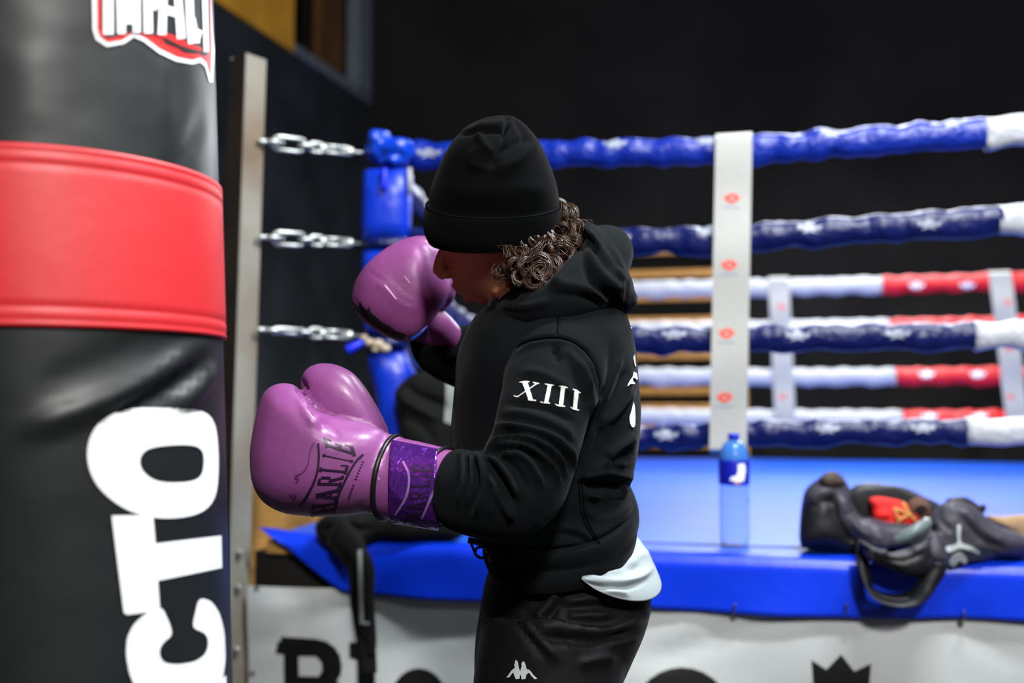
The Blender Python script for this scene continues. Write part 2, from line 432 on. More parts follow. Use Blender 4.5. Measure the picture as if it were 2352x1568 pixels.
mk('frame', *cat_vf(wbox(t_y, t_r, z_b - 0.03, z_b + 0.06, -0.1, 0.03), wbox(t_j, t_r, z_b, 5.3, -0.1, 0.03)), M_greyframe, wroot, False, label='grey frame of sill and jamb')

# ------------------------------------------------------------------ ring platform
ring = empty('boxing_ring_platform', tuple(R(LR / 2, LR / 2, 0)), 'raised boxing ring platform with a glossy blue canvas and blue vinyl skirt', 'boxing ring')
A0, A1, B0, B1 = -0.30, LR + 0.35, -0.35, LR + 0.33
def rbox(a0, a1, b0, b1, z0, z1): return box(R((a0 + a1) / 2, (b0 + b1) / 2, (z0 + z1) / 2), (a1 - a0, b1 - b0, z1 - z0), ROT)
mk('frame', *cat_vf(rbox(A0 - .03, A1, B0 + 0.06, B0 + 0.16, 0.56, 0.75), rbox(A0 + 0.05, A0 + 0.15, B0 + .16, B1 - .1, 0.56, 0.75), rbox(A0 + .05, A1, B1 - 0.16, B1 - 0.06, 0.56, 0.75),
   *[rbox(a, a + 0.1, b, b + 0.1, 0, 0.56) for a in (A0 + .06, 1.2, 2.6, A1 - .2) for b in (B0 + 0.12, B1 - 0.2)]), M_beam, ring, False)
mk('deck', *rbox(A0 + 0.02, A1, B0 + 0.035, B1, 0.75, MATZ - 0.012), M_ply, ring, False)
# canvas: top sheet with a soft edge that runs over into the skirt
na, nb = 90, 60
aa = np.linspace(A0 + 0.02, A1, na); bb = np.linspace(B0 + 0.03, B1, nb)
V = []; 
for i, a in enumerate(aa):
    for j, b in enumerate(bb):
        V.append(R(a, b, MATZ + 0.0015 * math.sin(5 * a + 2 * b) + 0.001 * math.sin(9 * b - 3 * a)))
Fc = [(i * nb + j, (i + 1) * nb + j, (i + 1) * nb + j + 1, i * nb + j + 1) for i in range(na - 1) for j in range(nb - 1)]
mk('canvas', V, Fc, M_mat, ring)
mk('canvas_seam', *rbox(0.85, A1, B0 + 0.155, B0 + 0.172, MATZ, MATZ + 0.004), mat('grey_seam', (70, 84, 120), 0.6), ring, False)
# skirt
na = 150; prof_n = 16
aa = np.linspace(A0 + 0.015, A1, na); V = []
for a in aa:
    drop = 0.158 * min(1, max(0.02, (a + 0.285) / 0.28)) + 0.004 * math.sin(6 * a) + (0.006 * math.sin(2.3 * a))
    lift = 0.028 * max(0, 1 - (a + 0.30) / 0.25)
    for j in range(prof_n):
        u = j / (prof_n - 1)
        if u < 0.3:
            th = (u / 0.3) * math.pi / 2
            b = B0 + 0.045 - 0.045 * math.sin(th); z = MATZ + 0.002 - 0.03 * (1 - math.cos(th))
            if drop < 0.03: z = MATZ + 0.002 - drop * (1 - math.cos(th))
        else:
            w = (u - 0.3) / 0.7
            b = B0 - 0.002 + 0.006 * math.sin(7 * a + 1.5 * w) * w + 0.004 * math.sin(19 * a) * w * w; z = MATZ + 0.002 - 0.03 - max(0.0, drop - 0.03) * w
            if drop < 0.03: z = MATZ + 0.002 - drop
        V.append(R(a, b, z + lift))
Fc = [(i * prof_n + j, (i + 1) * prof_n + j, (i + 1) * prof_n + j + 1, i * prof_n + j + 1) for i in range(na - 1) for j in range(prof_n - 1)]
sk = mk('skirt', V, Fc, M_blue, ring, label='blue vinyl skirt falling over the platform edge')
md = sk.modifiers.new('s', 'SOLIDIFY'); md.thickness = 0.002

# banner
ban = empty('banner', tuple(R(1.9, B0 + 0.02, 0.03)), 'white vinyl banner with black lettering and a crown hung under the blue skirt', 'banner')
na, nz = 120, 30; V = []
for a in np.linspace(-0.335, A1, na):
    for z in np.linspace(0.655, 0.03, nz):
        w = (0.655 - z)
        b = B0 + 0.022 + 0.012 * math.sin(3.1 * a + 7 * w) * min(1, w * 5) + 0.007 * math.sin(8 * a - 9 * w) * min(1, w * 5)
        V.append(R(a, b, z + 0.006 * math.sin(5.5 * a) * (1 - w)))
Fc = [(i * nz + j, (i + 1) * nz + j, (i + 1) * nz + j + 1, i * nz + j + 1) for i in range(na - 1) for j in range(nz - 1)]
V = np.array(V)
V = folds(V, Fc, [([(1480, 1520), (1640, 1470), (1760, 1420), (1850, 1395)], -.010, 20), ([(1500, 1480), (1560, 1440), (1600, 1400)], .006, 24), ([(590, 1490), (680, 1440), (780, 1370)], -.010, 18), ([(600, 1400), (700, 1380), (780, 1372)], .008, 20), ([(880, 1500), (980, 1460), (1090, 1440)], -.008, 22), ([(2210, 1450), (2280, 1490), (2352, 1540)], -.008, 22)])
bt = bvh(V, Fc)
bo = mk('sheet', V, Fc, M_banner, ban)
Z5 = lambda pts: [(540 + x / 3.752, 1150 + y / 3.752) for x, y in pts]
decal('letter', [Z5([(380, 1168), (520, 1176), (700, 1188), (790, 1210), (860, 1260), (905, 1330), (922, 1420), (915, 1490), (880, 1550), (915, 1600), (950, 1690), (940, 1800), (890, 1880), (780, 1925), (400, 1925), (400, 1800), (425, 1795), (420, 1325), (350, 1308)]),
                 Z5([(548, 1338), (700, 1340), (745, 1390), (752, 1460), (720, 1512), (552, 1508)]), Z5([(552, 1620), (730, 1624), (780, 1680), (770, 1760), (700, 1800), (552, 1798)])], bt, M_black, ban, label='black slab serif letter B')
decal('letter', [Z5([(985, 1218), (1190, 1212), (1205, 1215), (1208, 1800), (1240, 1810), (1240, 1925), (1010, 1925), (1010, 1810), (1058, 1800), (1058, 1372), (985, 1350)])], bt, M_black, ban, label='black letter l behind the sleeve')
decal('letter', ring_loop((962, 1612), (66, 78), (26, 36)), bt, M_black, ban, label='black round letter')
decal('letter', ring_loop((1566, 1650), (116, 118), (52, 60)), bt, M_black, ban, label='black round letter right of the boxer')
decal('crown', [[(1864, 1515), (1898, 1537), (1932, 1502), (1962, 1541), (2001, 1523), (1992, 1630), (1872, 1630)]], bt, M_black, ban, label='black three-pointed crown')
def on_mesh(tree, px, py, off=0.0):
    r = ray(px, py); r /= np.linalg.norm(r); h = tree.ray_cast(Vector(C0), Vector(r))
    if h[0] is None:                         # just past the outline: take the surface point nearest to the line of sight
        t = 2.0
        for _ in range(20):
            n = np.array(tree.find_nearest(Vector(C0 + r * t))[0]); t = (n - C0) @ r
        return n
    return np.array(h[0]) - r * off
for (x, y) in [(590, 1350), (995, 1368), (580, 1545), (1684, 1418), (1936, 1416), (2206, 1432)]:
    c = on_mesh(bt, x, y, 0.002)
    a = np.linspace(0, 2 * math.pi, 16, endpoint=False)
    mk('eyelet', *tube([c + d1 * 0.0062 * math.cos(t) + np.array([0, 0, 0.0062 * math.sin(t)]) for t in a], 0.0022, 6, closed=True), M_brass, ban)
hk = 'banner hooks along the skirt'
for (x, y, w) in [(1681, 1392, 'below the water bottle'), (1938, 1392, 'left of the hanging bag handles'), (2208, 1408, 'right of the hanging bag handles')]:
    c = on_mesh(bt, x, y + 24, 0.008); t = P(x + 6, y - 6, c[1] - 0.035)
    p = spline([c + (0, 0, -0.006), c + (0, -0.006, 0.004), (c + t) / 2 + (0, -0.012, 0.0), t, t + np.array([0.004, 0.004, -0.008])], 18)
    mk('hook', *tube(p, 0.0026, 6), M_brass, None, label='small metal hook on the white banner ' + w, cat='hook', group=hk)

# ------------------------------------------------------------------ ropes
def rope_pts(f, n): return np.array([f(u) for u in np.linspace(0, 1, n)])
def sleeve(pts, r, seed, crumple=0.0034, n=22, flat=1.18):
    T, N, B = frames(pts); rr = np.random.default_rng(seed); a = np.linspace(0, 2 * math.pi, n, endpoint=False)
    s = np.r_[0, np.cumsum(np.linalg.norm(np.diff(pts, axis=0), axis=1))]
    rings = []
    ph = rr.uniform(0, 6.3, 8); fr = rr.uniform(9, 80, 8)
    for i in range(len(pts)):
        rad = np.full(n, r)
        for k in range(8):
            rad = rad + crumple * 0.55 * np.sin(fr[k] * s[i] + ph[k] + (k % 4 - 1.5) * a) * (0.7 if k < 4 else 0.4)
        dz = np.sin(a); 
        off = np.cos(a)[:, None] * np.array([[0, 0, 1.0]]) * 0
        dv = np.cos(a)[:, None] * N[i] * flat + np.sin(a)[:, None] * B[i] * 0.85
        dr = r * (0.22 + 0.30 * (0.5 + 0.5 * math.sin(7 * s[i] + ph[0])) * (0.5 + 0.5 * math.sin(17 * s[i] + ph[1])) + 0.12 * math.sin(31 * s[i] + ph[2]))
        dz = -np.clip(-dv[:, 2], 0, 1) * dr + 0.004 * np.sin(43 * s[i] + ph[3]) * np.clip(dv[:, 2], 0, 1)
        rings.append(pts[i] + rad[:, None] * dv + dz[:, None] * np.array([0, 0, 1.0]))
    return loft(rings, True)
zi = lambda a, A, Z: float(np.interp(a, A, Z))
near_z = [([0, .35, 1.17, 1.91, 3.85], [2.072, 2.05, 2.018, 2.032, 2.05]), ([0, .9, 1.17, 1.91, 3.85], [1.77, 1.737, 1.737, 1.765, 1.77]),
          ([0, .9, 1.17, 1.91, 3.85], [1.44, 1.42, 1.42, 1.42, 1.45]), ([0, .9, 1.17, 1.91, 3.85], [1.12, 1.107, 1.125, 1.138, 1.14])]
names = ['top rope', 'second rope from the top', 'third rope from the top', 'bottom rope']
split_a = [1.905, 1.935, 1.86, 1.83]
skull = [[(-28, -9), (-12, -5), (-6, -12), (8, -11), (14, -5), (30, -8), (25, 3), (10, 3), (16, 11), (0, 7), (-17, 12), (-12, 3), (-26, 3)]]
NT = []
marks = [[(1412, 330), (1622, 322), (1912, 304), (2188, 282), (985, 352)], [(1420, 548), (1628, 530), (1860, 524), (2134, 516)], [(1548, 768), (1832, 772), (2062, 768)], [(1530, 1000), (1900, 985), (2120, 984)]]
for k in range(4):
    A, Z = near_z[k]
    root = empty('ring_rope', tuple(R(LR / 2, 0, Z[2])), ['near top ring rope in blue sleeve, highest of the four before the boxer', 'near second ring rope in blue sleeve, level with the chin of the boxer',
        'near third ring rope in dark blue sleeve, level with the numerals on the sleeve', 'near bottom ring rope in dark blue sleeve just above the bottle cap'][k], 'rope', 'ropes on the near side of the ring')
    f = lambda a: R(a, 0, zi(a, A, Z) )
    pb = np.array([f(a) for a in np.linspace(0.085, split_a[k], 150)]); pw = np.array([f(a) for a in np.linspace(split_a[k] - 0.01, 3.85, 110)])
    # soften the corners of the height table
    for p in (pb, pw):
        for _ in range(60): p[1:-1, 2] = 0.5 * p[1:-1, 2] + 0.25 * (p[:-2, 2] + p[2:, 2])
    r = [0.034, 0.033, 0.031, 0.029][k]
    VF = sleeve(pb, r, 10 + k); mk('blue_sleeve', *VF, M_rblue if k else M_rblue1, root); tr = bvh(*VF)
    mk('white_sleeve', *sleeve(pw, r * 1.06, 30 + k), M_rwhite, root)
    for (x, y) in marks[k]:
        decal('emblem', [[(x + 1.0 * u, y + 1.0 * v) for u, v in skull[0]]], tr, mat('greyish_rope_print', (140, 146, 164), 0.4), root, off=0.0015, step=8, label='white emblem printed on the sleeve')
    NT.append(tr)
far_z = [1.995, 1.71, 1.38, 1.098]
for k in range(4):
    root = empty('ring_rope', tuple(R(LR / 2, LR, far_z[k])), ['far top ring rope, white then red, across the ring', 'far second ring rope, white then red, mostly behind the third near rope',
        'far third ring rope, white then red, across the ring', 'far bottom ring rope, white then red, just over the blue canvas'][k], 'rope', 'ropes on the far side of the ring')
    sag = 0.02
    f = lambda a: R(a, LR, far_z[k] + sag * ((a - LR / 2) / (LR / 2)) ** 2)
    sa = [2.10, 2.14, 2.17, 2.21][k]
    mk('white_sleeve', *sleeve(np.array([f(a) for a in np.linspace(0.05, sa, 70)]), 0.044, 50 + k), M_rwhite, root)
    rp = np.array([f(a) for a in np.linspace(sa, LR, 70)])
    VF = sleeve(rp, 0.044, 60 + k); mk('red_sleeve', *VF, M_rred, root); tr = bvh(*VF)
    if k != 1:
        for x in ((2105, 2222), (0, 0), (2128, 2246), (2135, 2250))[k]:
            y = {0: 656, 2: 860, 3: 957}[k]
            decal('emblem', [[(x + 0.62 * u, y + 0.75 * v) for u, v in skull[0]]], tr, M_whiteprint, root, off=0.002, step=8, label='white emblem printed on the red sleeve')
left_z = [2.03, 1.73, 1.42, 1.11]
for k in range(4):
    root = empty('ring_rope', tuple(R(0, LR / 2, left_z[k])), ['left top ring rope running back from the blue corner pad', 'left second ring rope running back behind the chin of the boxer',
         'left third ring rope running back behind the chest of the boxer', 'left bottom ring rope running back behind the boxer'][k], 'rope', 'ropes on the left side of the ring')
    sg = 0.22 if k < 2 else 0.08
    f = lambda b: R(0.0, b, left_z[k] - sg * (1 - ((b - LR / 2) / (LR / 2)) ** 2))
    mk('blue_sleeve', *sleeve(np.array([f(b) for b in np.linspace(0.085, 1.9, 80)]), 0.034, 70 + k), M_rblue, root)
    mk('white_sleeve', *sleeve(np.array([f(b) for b in np.linspace(1.89, LR, 50)]), 0.034, 80 + k), M_rwhite, root)

# spacer straps
lotus = [[(-19, -5), (-8, -8), (-3, -14), (3, -9), (9, -14), (11, -7), (20, -5), (13, 5), (3, 11), (-4, 11), (-13, 5)], [(-7, 0), (-2, 3), (4, 3), (8, -1), (4, -4), (-3, -4)]]
def ribbon(pts, width, thick, wdir):
    pts = np.asarray(pts, float); T = np.gradient(pts, axis=0); T /= np.linalg.norm(T, axis=1)[:, None]
    w = np.broadcast_to(np.asarray(wdir, float), pts.shape); n = np.cross(T, w); n /= np.linalg.norm(n, axis=1)[:, None] + 1e-9
    width = np.broadcast_to(np.asarray(width, float), (len(pts),))
    rings = [np.array([p - q * wd / 2 - m * thick / 2, p + q * wd / 2 - m * thick / 2, p + q * wd / 2 + m * thick / 2, p - q * wd / 2 + m * thick / 2]) for p, q, m, wd in zip(pts, w, n, width)]
    return loft(rings, True)
def strap(a_top, a_bot, b, ztop, zbot, width, side, label, group, seed):
    zs = np.linspace(ztop, zbot, 60); rr = np.random.default_rng(seed)
    p = [R(a_top, b + side * 0.035, ztop - 0.08), R(a_top, b + side * 0.045, ztop - 0.02), R(a_top, b + side * 0.02, ztop + 0.012), R(a_top, b - side * 0.02, ztop + 0.010)]
    for i, z in enumerate(zs):
        u = i / 59
        p.append(R(a_top + (a_bot - a_top) * u, b - side * (0.050 + 0.004 * math.sin(6 * u * 3 + seed)), z - 0.01))
    p += [R(a_bot, b - side * 0.02, zbot - 0.025), R(a_bot, b + side * 0.03, zbot - 0.012)]
    V, Fc = ribbon(p, width, 0.003, d1)
    return empty('rope_spacer', tuple(R(a_bot, b, zbot - 0.03)), label, 'strap', group), V, Fc
s, V, Fc = strap(1.158, 1.128, 0, 2.055, 1.085, 0.112, 1, 'wide white strap with red emblems joining the near ropes, behind the bottle', 'white spacer straps between ropes', 1)
mk('strap', V, Fc, M_strap, s, False); st = bvh(V, Fc)
for (x, y) in [(1681, 456), (1675, 609), (1669, 766), (1664, 913)]:
    decal('emblem', [[(x + u, y + v) for u, v in l] for l in lotus], st, M_redprint, s, label='red emblem printed on the strap')
    merged_decal('emblem_lettering', [stroke((x - 21, y + 19), (x + 20, y + 19), 4)], st, M_greyprint, s, label='faint grey line of lettering')
for (a0, a1, lab) in [(1.425, 1.455, 'white strap joining the far ropes, left of the two at the back'), (2.82, 2.90, 'white strap joining the far ropes over the red sleeves')]:
    s, V, Fc = strap(a0, a1, LR, 2.05, 1.07, 0.135, 1, lab, 'white spacer straps between ropes', 4)
    mk('strap', V, Fc, M_strap, s, False); t2 = bvh(V, Fc)
    for z in (1.85, 1.55, 1.24):
        q = to_px(R((a0 + a1) / 2, LR - 0.05, z)[None])[0]
        decal('emblem', [[(q[0] + 0.5 * u, q[1] + 0.5 * v) for u, v in l] for l in lotus], t2, M_redprint, s, label='pale red emblem on the strap')

# ------------------------------------------------------------------ corner post, chains and corner pad
pbase = np.array([-0.893, 3.16, 0]); ptop = np.array([-0.852, 3.16, 2.325])
post = empty('corner_post', tuple(pbase), 'square rusty steel post at the ring corner beside the punching bag', 'post')
hw = 0.040; e1 = np.array([0.80, -0.60, 0]); e2 = np.array([0.60, 0.80, 0])
def psec(c, l): return np.array([c + e1 * u + e2 * v for u, v in l])
# channel section: light web turned to the ring, open hollow turned to the bag
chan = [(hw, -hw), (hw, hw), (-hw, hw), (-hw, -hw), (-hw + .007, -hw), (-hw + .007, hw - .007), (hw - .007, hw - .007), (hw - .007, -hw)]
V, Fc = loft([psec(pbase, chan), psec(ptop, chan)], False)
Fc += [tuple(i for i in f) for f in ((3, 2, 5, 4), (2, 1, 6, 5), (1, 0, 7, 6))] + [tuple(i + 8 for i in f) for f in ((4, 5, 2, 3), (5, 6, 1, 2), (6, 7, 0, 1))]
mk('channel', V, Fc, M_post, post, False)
ins = [(hw - .002, -hw - .0025), (hw - .0075, hw - .0075), (-hw + .0075, hw - .0075), (-hw - .002, -hw - .0025)]  # mottled dark brown bar closing the open side of the channel
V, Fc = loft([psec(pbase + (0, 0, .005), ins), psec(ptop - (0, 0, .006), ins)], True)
mk('infill', V, Fc, mat('dark_brown_bar', (46, 34, 24), 0.75, rgb2=(20, 16, 14), vscale=4), post, False, label='dark brown bar filling the hollow side')
mk('base_plate', *box(pbase + (0, 0, 0.006), (0.2, 0.2, 0.012)), M_post, post, False)
for (x, y) in [(592, 1272), (584, 1352), (585, 1496)]:
    c = P(x, y, 3.10)
    zz = c[2]; cc = pbase + (ptop - pbase) * zz / 2.325 + e1 * (hw + 0.004)
    mk('bolt', *bevel_box(cc + np.array([0, -0.012, 0]), (0.018, 0.018, 0.018), 0.004), M_steel, post)
pad_c = R(0, 0, 0)
def link(c, d, L, W, r, nrm):
    d = np.array(d) / np.linalg.norm(d); nrm = np.array(nrm) - d * (np.array(nrm) @ d); nrm = nrm / np.linalg.norm(nrm)
    a = np.linspace(0, 2 * math.pi, 22, endpoint=False)
    p = [c + d * (math.copysign(1, math.cos(t)) * max(0, L / 2 - W / 2) + W / 2 * math.cos(t)) + nrm * W / 2 * math.sin(t) for t in a]
    return tube(p, r, 7, closed=True)
ck = 'chain tensioners at the ring corner'
for (x0, y0, x1, y1, lab, ph) in [(612, 325, 838, 352, 'top galvanised chain and tensioner from the steel post to the blue pad', 0), (612, 545, 838, 560, 'middle galvanised chain and tensioner from the steel post to the blue pad', 1),
                              (610, 757, 838, 772, 'lowest visible galvanised chain and tensioner above the purple gloves', 2)]:
    a = P(x0, y0, 3.15); b = P(x1, y1, 3.33); d = b - a; Ld = np.linalg.norm(d); d /= Ld; u = np.array([0, 0, 1.0]); w = np.cross(d, u)
    root = empty('chain_tensioner', tuple(a + (0, 0, -0.03)), lab, 'chain', ck)
    mk('eye_bolt', *cat_vf(tube([a - d * 0.03, a + d * 0.01], 0.008, 8), link(a + d * 0.028, d, 0.05, 0.034, 0.006, w)), M_steel, root)
    mk('quick_link', *link(a + d * 0.075, d, 0.11, 0.044 if ph < 2 else 0.03, 0.0065, u * (1 if ph < 2 else 0.3) + w * 0.6), M_steel, root)
    for i in range(2):
        mk('chain_link', *link(a + d * (0.135 + 0.034 * i), d, 0.05, 0.03, 0.0058, u if i % 2 else w), M_steel, root)
    t0 = 0.19; t1 = 0.285
    body = cat_vf(tube([a + d * t0 + u * 0.011, a + d * t1 + u * 0.011], 0.0055, 8), tube([a + d * t0 - u * 0.011, a + d * t1 - u * 0.011], 0.0055, 8),
                  ell(a + d * t0, (0.014, 0.012, 0.016), 12), ell(a + d * t1, (0.014, 0.012, 0.016), 12))
    mk('tensioner_body', *body, M_steel, root)
    mk('threaded_rod', *tube([a + d * 0.175, a + d * (t0 + 0.03)], 0.0045, 8), M_steel, root)
    mk('threaded_rod', *tube([a + d * (t1 - 0.03), a + d * (Ld - 0.01)], 0.0045, 8), M_steel, root)
# corner pad
pad = empty('corner_pad', tuple(R(0, 0, MATZ)), 'blue vinyl corner pad of the ring with a crumpled tied top', 'corner pad')
pz = lambda y: CZ + (915 - y) * 3.36 / F
def padsec(px0, px1, y, dep, e=3.0): return sect((px0, y), (px1, y), 3.36, dep, 0, 36, e)
V, Fc = loft([padsec(838, 944, 392, .05), padsec(834, 946, 400, .075), padsec(836, 946, 450, .078), padsec(834, 944, 520, .078), padsec(832, 942, 556, .07)], True)
N = normals(V, Fc); V = wob(V, 0.004, 40, 3, N); mk('upper_cushion', V, Fc, M_padblue, pad)
V, Fc = loft([padsec(836, 938, 572, .06), padsec(832, 942, 600, .075), padsec(834, 944, 680, .078), padsec(836, 944, 750, .072), padsec(842, 935, 768, .05)], True)
mk('middle_cushion', V, Fc, M_padblue, pad)
V, Fc = loft([padsec(848, 925, 800, .045), padsec(850, 950, 830, .07), padsec(852, 958, 870, .075), padsec(862, 940, 920, .075), padsec(868, 932, 985, .07), padsec(872, 925, 1130, .06), padsec(872, 925, 1203, .06)], True)
N = normals(V, Fc); V = wob(V, 0.010, 34, 8, N); mk('lower_cushion', V, Fc, M_padblue, pad)
V, Fc = remesh([ell(P(890, 345, 3.33), (0.075, 0.07, 0.042)), ell(P(868, 322, 3.30), (0.035, 0.04, 0.028)), ell(P(922, 345, 3.30), (0.04, 0.045, 0.036)), ell(P(880, 312, 3.33), (0.025, 0.035, 0.02)), ell(P(905, 372, 3.31), (0.05, 0.05, 0.02))], 0.006, 4)
N = normals(V, Fc); V = wob(V, 0.006, 90, 5, N); mk('tied_top', V, Fc, mat('blue_top_vinyl', (12, 60, 190), 0.22, spec=0.7, bump=0.3, bscale=40, bdist=0.02), pad, label='shiny crumpled blue top tied over the rope')
mk('edge_strip', *loft([sect((936, y), (946, y), 3.30, 0.006, 0, 8, 4) for y in (386, 445)]), M_strap, pad, label='short white strip on the pad edge')
mk('tie', *tube(spline([P(882, 388, 3.27), P(884, 405, 3.265), P(882, 425, 3.265), P(884, 432, 3.268)], 12), 0.010, 8), mat('bright_blue_tie', (20, 40, 220), 0.4), pad)
for (y, dx) in [(562, 0), (786, 4)]:
    V, Fc = loft([sect((836 + dx, y + k * 12), (944 - dx, y + k * 12), 3.36, 0.075 + 0.006 * math.cos(k * 1.5), 0.05, 30, 3) for k in (-1, -.5, 0, .5, 1)], True)
    mk('rope_wrap', V, Fc, M_rblue, pad)
rt = MB()
for (x, y, r) in [(836, 775, .010), (848, 786, .013), (868, 790, .016), (885, 800, .014), (862, 802, .010)]: rt.add(ell(P(x, y, 3.26), (r * 1.3, r, r), 12))
mk('cord_knot', *rt.vf, mat('beige_cord', (176, 160, 138), 0.7), pad, label='beige knotted cord tying the third rope')
mk('tie_end', *tube(spline([P(832, 786, 3.26), P(815, 795, 3.25), P(798, 804, 3.25)], 10), np.linspace(0.012, 0.016, 10), 8), mat('bright_blue_tie', (20, 40, 220), 0.4), pad)

# ------------------------------------------------------------------ wall bars on the back wall
wb = empty('wall_bars', tuple(R(0.15, 5.2, 0)), 'varnished wooden wall bars on the black back wall behind the ring', 'wall bars')
wbb = ((K - RC) @ d2) - 0.09
def wb_a(px):
    r = ray(px, 915); t = ((RC + d2 * wbb - C0) @ d2) / (r @ d2); return (C0 + r * t - RC) @ d1
wr, wlft = wb_a(1711), wb_a(1330)
Dwb = R((wr + wlft) / 2, wbb, 0)[1]
for a in (wlft, wr):
    mk('upright', *bevel_box(R(a, wbb, 1.245), (0.055, 0.12, 2.49), 0.006, ROT), M_wood, wb, False)
mk('top_rail', *bevel_box(R((wlft + wr) / 2, wbb - 0.03, 2.47), (wr - wlft - 0.055, 0.03, 0.075), 0.006, ROT), M_wood, wb, False)
for y in (627, 682, 736, 778, 817, 858, 898, 936, 978, 1019, 1060, 1100, 1140, 1180):
    z = CZ + (915 - y) * (Dwb - 0.06) / F
    mk('bar', *bevel_box(R((wlft + wr) / 2, wbb - 0.035, z), (wr - wlft - 0.055, 0.045, 0.064), 0.012, ROT), M_wood, wb, False)

# plywood box left of the ring, behind post and bag
pbx = empty('plywood_box', tuple(P(590, 915, 3.9) * np.array([1, 1, 0])), 'plywood jump box standing behind the steel post', 'box')
bc = P(582, 915, 3.98); h = CZ + (915 - 1004) * 3.75 / F
for nm, c, s_ in [('front_panel', (0, -.235, 0), (.50, .018, h)), ('back_panel', (0, .235, 0), (.50, .018, h)), ('side_panel', (-.241, 0, 0), (.018, .452, h)), ('side_panel', (.241, 0, 0), (.018, .452, h))]:
    mk(nm, *bevel_box(np.array([bc[0], bc[1], h / 2]) + ROT @ np.array(c), s_, 0.003, ROT), M_ply, pbx, False)
mk('top_panel', *bevel_box((bc[0], bc[1], h + 0.009), (.52, .50, .018), 0.003, ROT), M_ply, pbx, False)

# ------------------------------------------------------------------ punching bag
BR = 0.18
def bag_c(z): return np.array([-0.534 + (1.44 - z) * 0.045, 1.171, z])
def bag_ring(z, r, n=128):
    a = np.linspace(0, 2 * math.pi, n, endpoint=False); c = bag_c(z)
    return c + np.stack([r * np.cos(a), r * np.sin(a), np.zeros(n)], -1)
bz = lambda y, D=0.99: CZ + (915 - y) * D / F
zt, zb = bz(320), bz(748)
bag = empty('punching_bag', tuple(bag_c(0.5)), 'black vinyl punching bag with red band and white vertical lettering', 'punching bag')
zs = np.r_[np.linspace(0.42, 2.02, 150)]
rings = [bag_ring(0.42, BR * 0.55), bag_ring(0.42, BR * 0.9)] + [bag_ring(z, BR * (1 - 0.12 * math.exp(-(z - 0.42) / 0.02))) for z in zs[1:-1]] + [bag_ring(2.02, BR * 0.9), bag_ring(2.02, BR * 0.5)]
V, Fc = loft(rings, True)
V = folds(V, Fc, [([(60, 985), (200, 935), (330, 880), (460, 795)], 0.011, 22), ([(250, 960), (350, 905), (470, 830)], -0.009, 18), ([(400, 935), (450, 900), (490, 840)], 0.009, 15),
                  ([(100, 880), (230, 830), (330, 790)], -0.003, 26), ([(380, 130), (378, 300)], 0.002, 18), ([(360, 420), (430, 340), (470, 250)], -0.003, 16), ([(60, 100), (80, 300)], 0.002, 60), ([(200, 60), (210, 290)], -0.0015, 40)])
bagV, bagF = V, Fc
mk('cover', V, Fc, M_bagblk, bag); bgt = bvh(V, Fc)
rb = []
for z, dr in [(zb, 0.0005), (zb, 0.004), (zb + 0.004, 0.0045), (zb + 0.0065, 0.003), (zb + 0.009, 0.0042), (zb + 0.018, 0.0042), (zb + 0.020, 0.003), (zb + 0.022, 0.004)] + [(z, 0.004) for z in np.linspace(zb + 0.03, zt - 0.03, 12)] + \
      [(zt - 0.022, 0.004), (zt - 0.020, 0.003), (zt - 0.018, 0.0042), (zt - 0.009, 0.0042), (zt - 0.0065, 0.003), (zt - 0.004, 0.0045), (zt, 0.004), (zt, 0.0005)]:
    rb.append(bag_ring(z, BR + dr))
mk('red_band', *loft(rb, False), M_bagred, bag, label='wide red vinyl band')
Z2 = lambda pts: [(x / 1.62, 600 + y / 1.62) for x, y in pts]
def sm(l, n=60, it=2): return [tuple(p) for p in smooth_loop(l, n, it)]
decal('letter', [sm(Z2([(322, 720), (330, 660), (355, 610), (400, 575), (460, 553), (540, 546), (640, 546), (720, 550), (770, 560), (795, 590), (806, 650), (811, 750), (806, 850), (790, 900), (750, 935), (690, 952), (600, 957), (530, 945), (470, 925), (410, 885), (360, 835), (332, 780)])),
                 sm(Z2([(515, 740), (525, 712), (550, 695), (600, 686), (660, 682), (720, 684), (748, 695), (757, 725), (752, 790), (735, 812), (690, 822), (620, 824), (570, 815), (535, 790), (518, 765)]), 40)], bgt, M_bagwhite, bag, label='white letter O')
decal('letter', [Z2([(415, 946), (560, 944), (568, 955), (576, 1050), (820, 1020), (823, 1140), (585, 1187), (592, 1290), (585, 1300), (472, 1313), (460, 1306)])], bgt, M_bagwhite, bag, label='white letter T')
decal('letter', [sm(Z2([(600, 1285), (540, 1310), (495, 1350), (472, 1400), (468, 1460), (480, 1530), (500, 1580), (530, 1640), (600, 1680), (700, 1680), (790, 1640), (825, 1560), (836, 1480), (832, 1380), (815, 1310), (785, 1265), (745, 1250), (735, 1255), (712, 1360), (722, 1370), (750, 1375), (770, 1395), (772, 1430), (760, 1465), (720, 1490), (660, 1500), (610, 1495), (590, 1470), (590, 1440), (605, 1415), (640, 1390), (630, 1350)]), 110, 1)], bgt, M_bagwhite, bag, label='white letter C')
decal('letter', [Z2([(800, 1568), (838, 1540), (845, 1700), (600, 1800), (600, 1700), (700, 1680)])], bgt, M_bagwhite, bag, label='white letter A, lower down')
Z1 = lambda pts: [(x / 2.613, y / 2.613) for x, y in pts]
decal('logo_border', [Z1([(545, -620), (553, 0), (556, 180), (575, 240), (640, 282), (740, 264), (800, 224), (860, 250), (950, 320), (1050, 368), (1150, 386), (1195, 374), (1225, 400), (1252, 492), (1272, 494), (1283, 300), (1272, 200), (1262, 0), (1250, -500)])], bgt, M_bagwhite, bag, off=0.0012, label='white border of the logo')
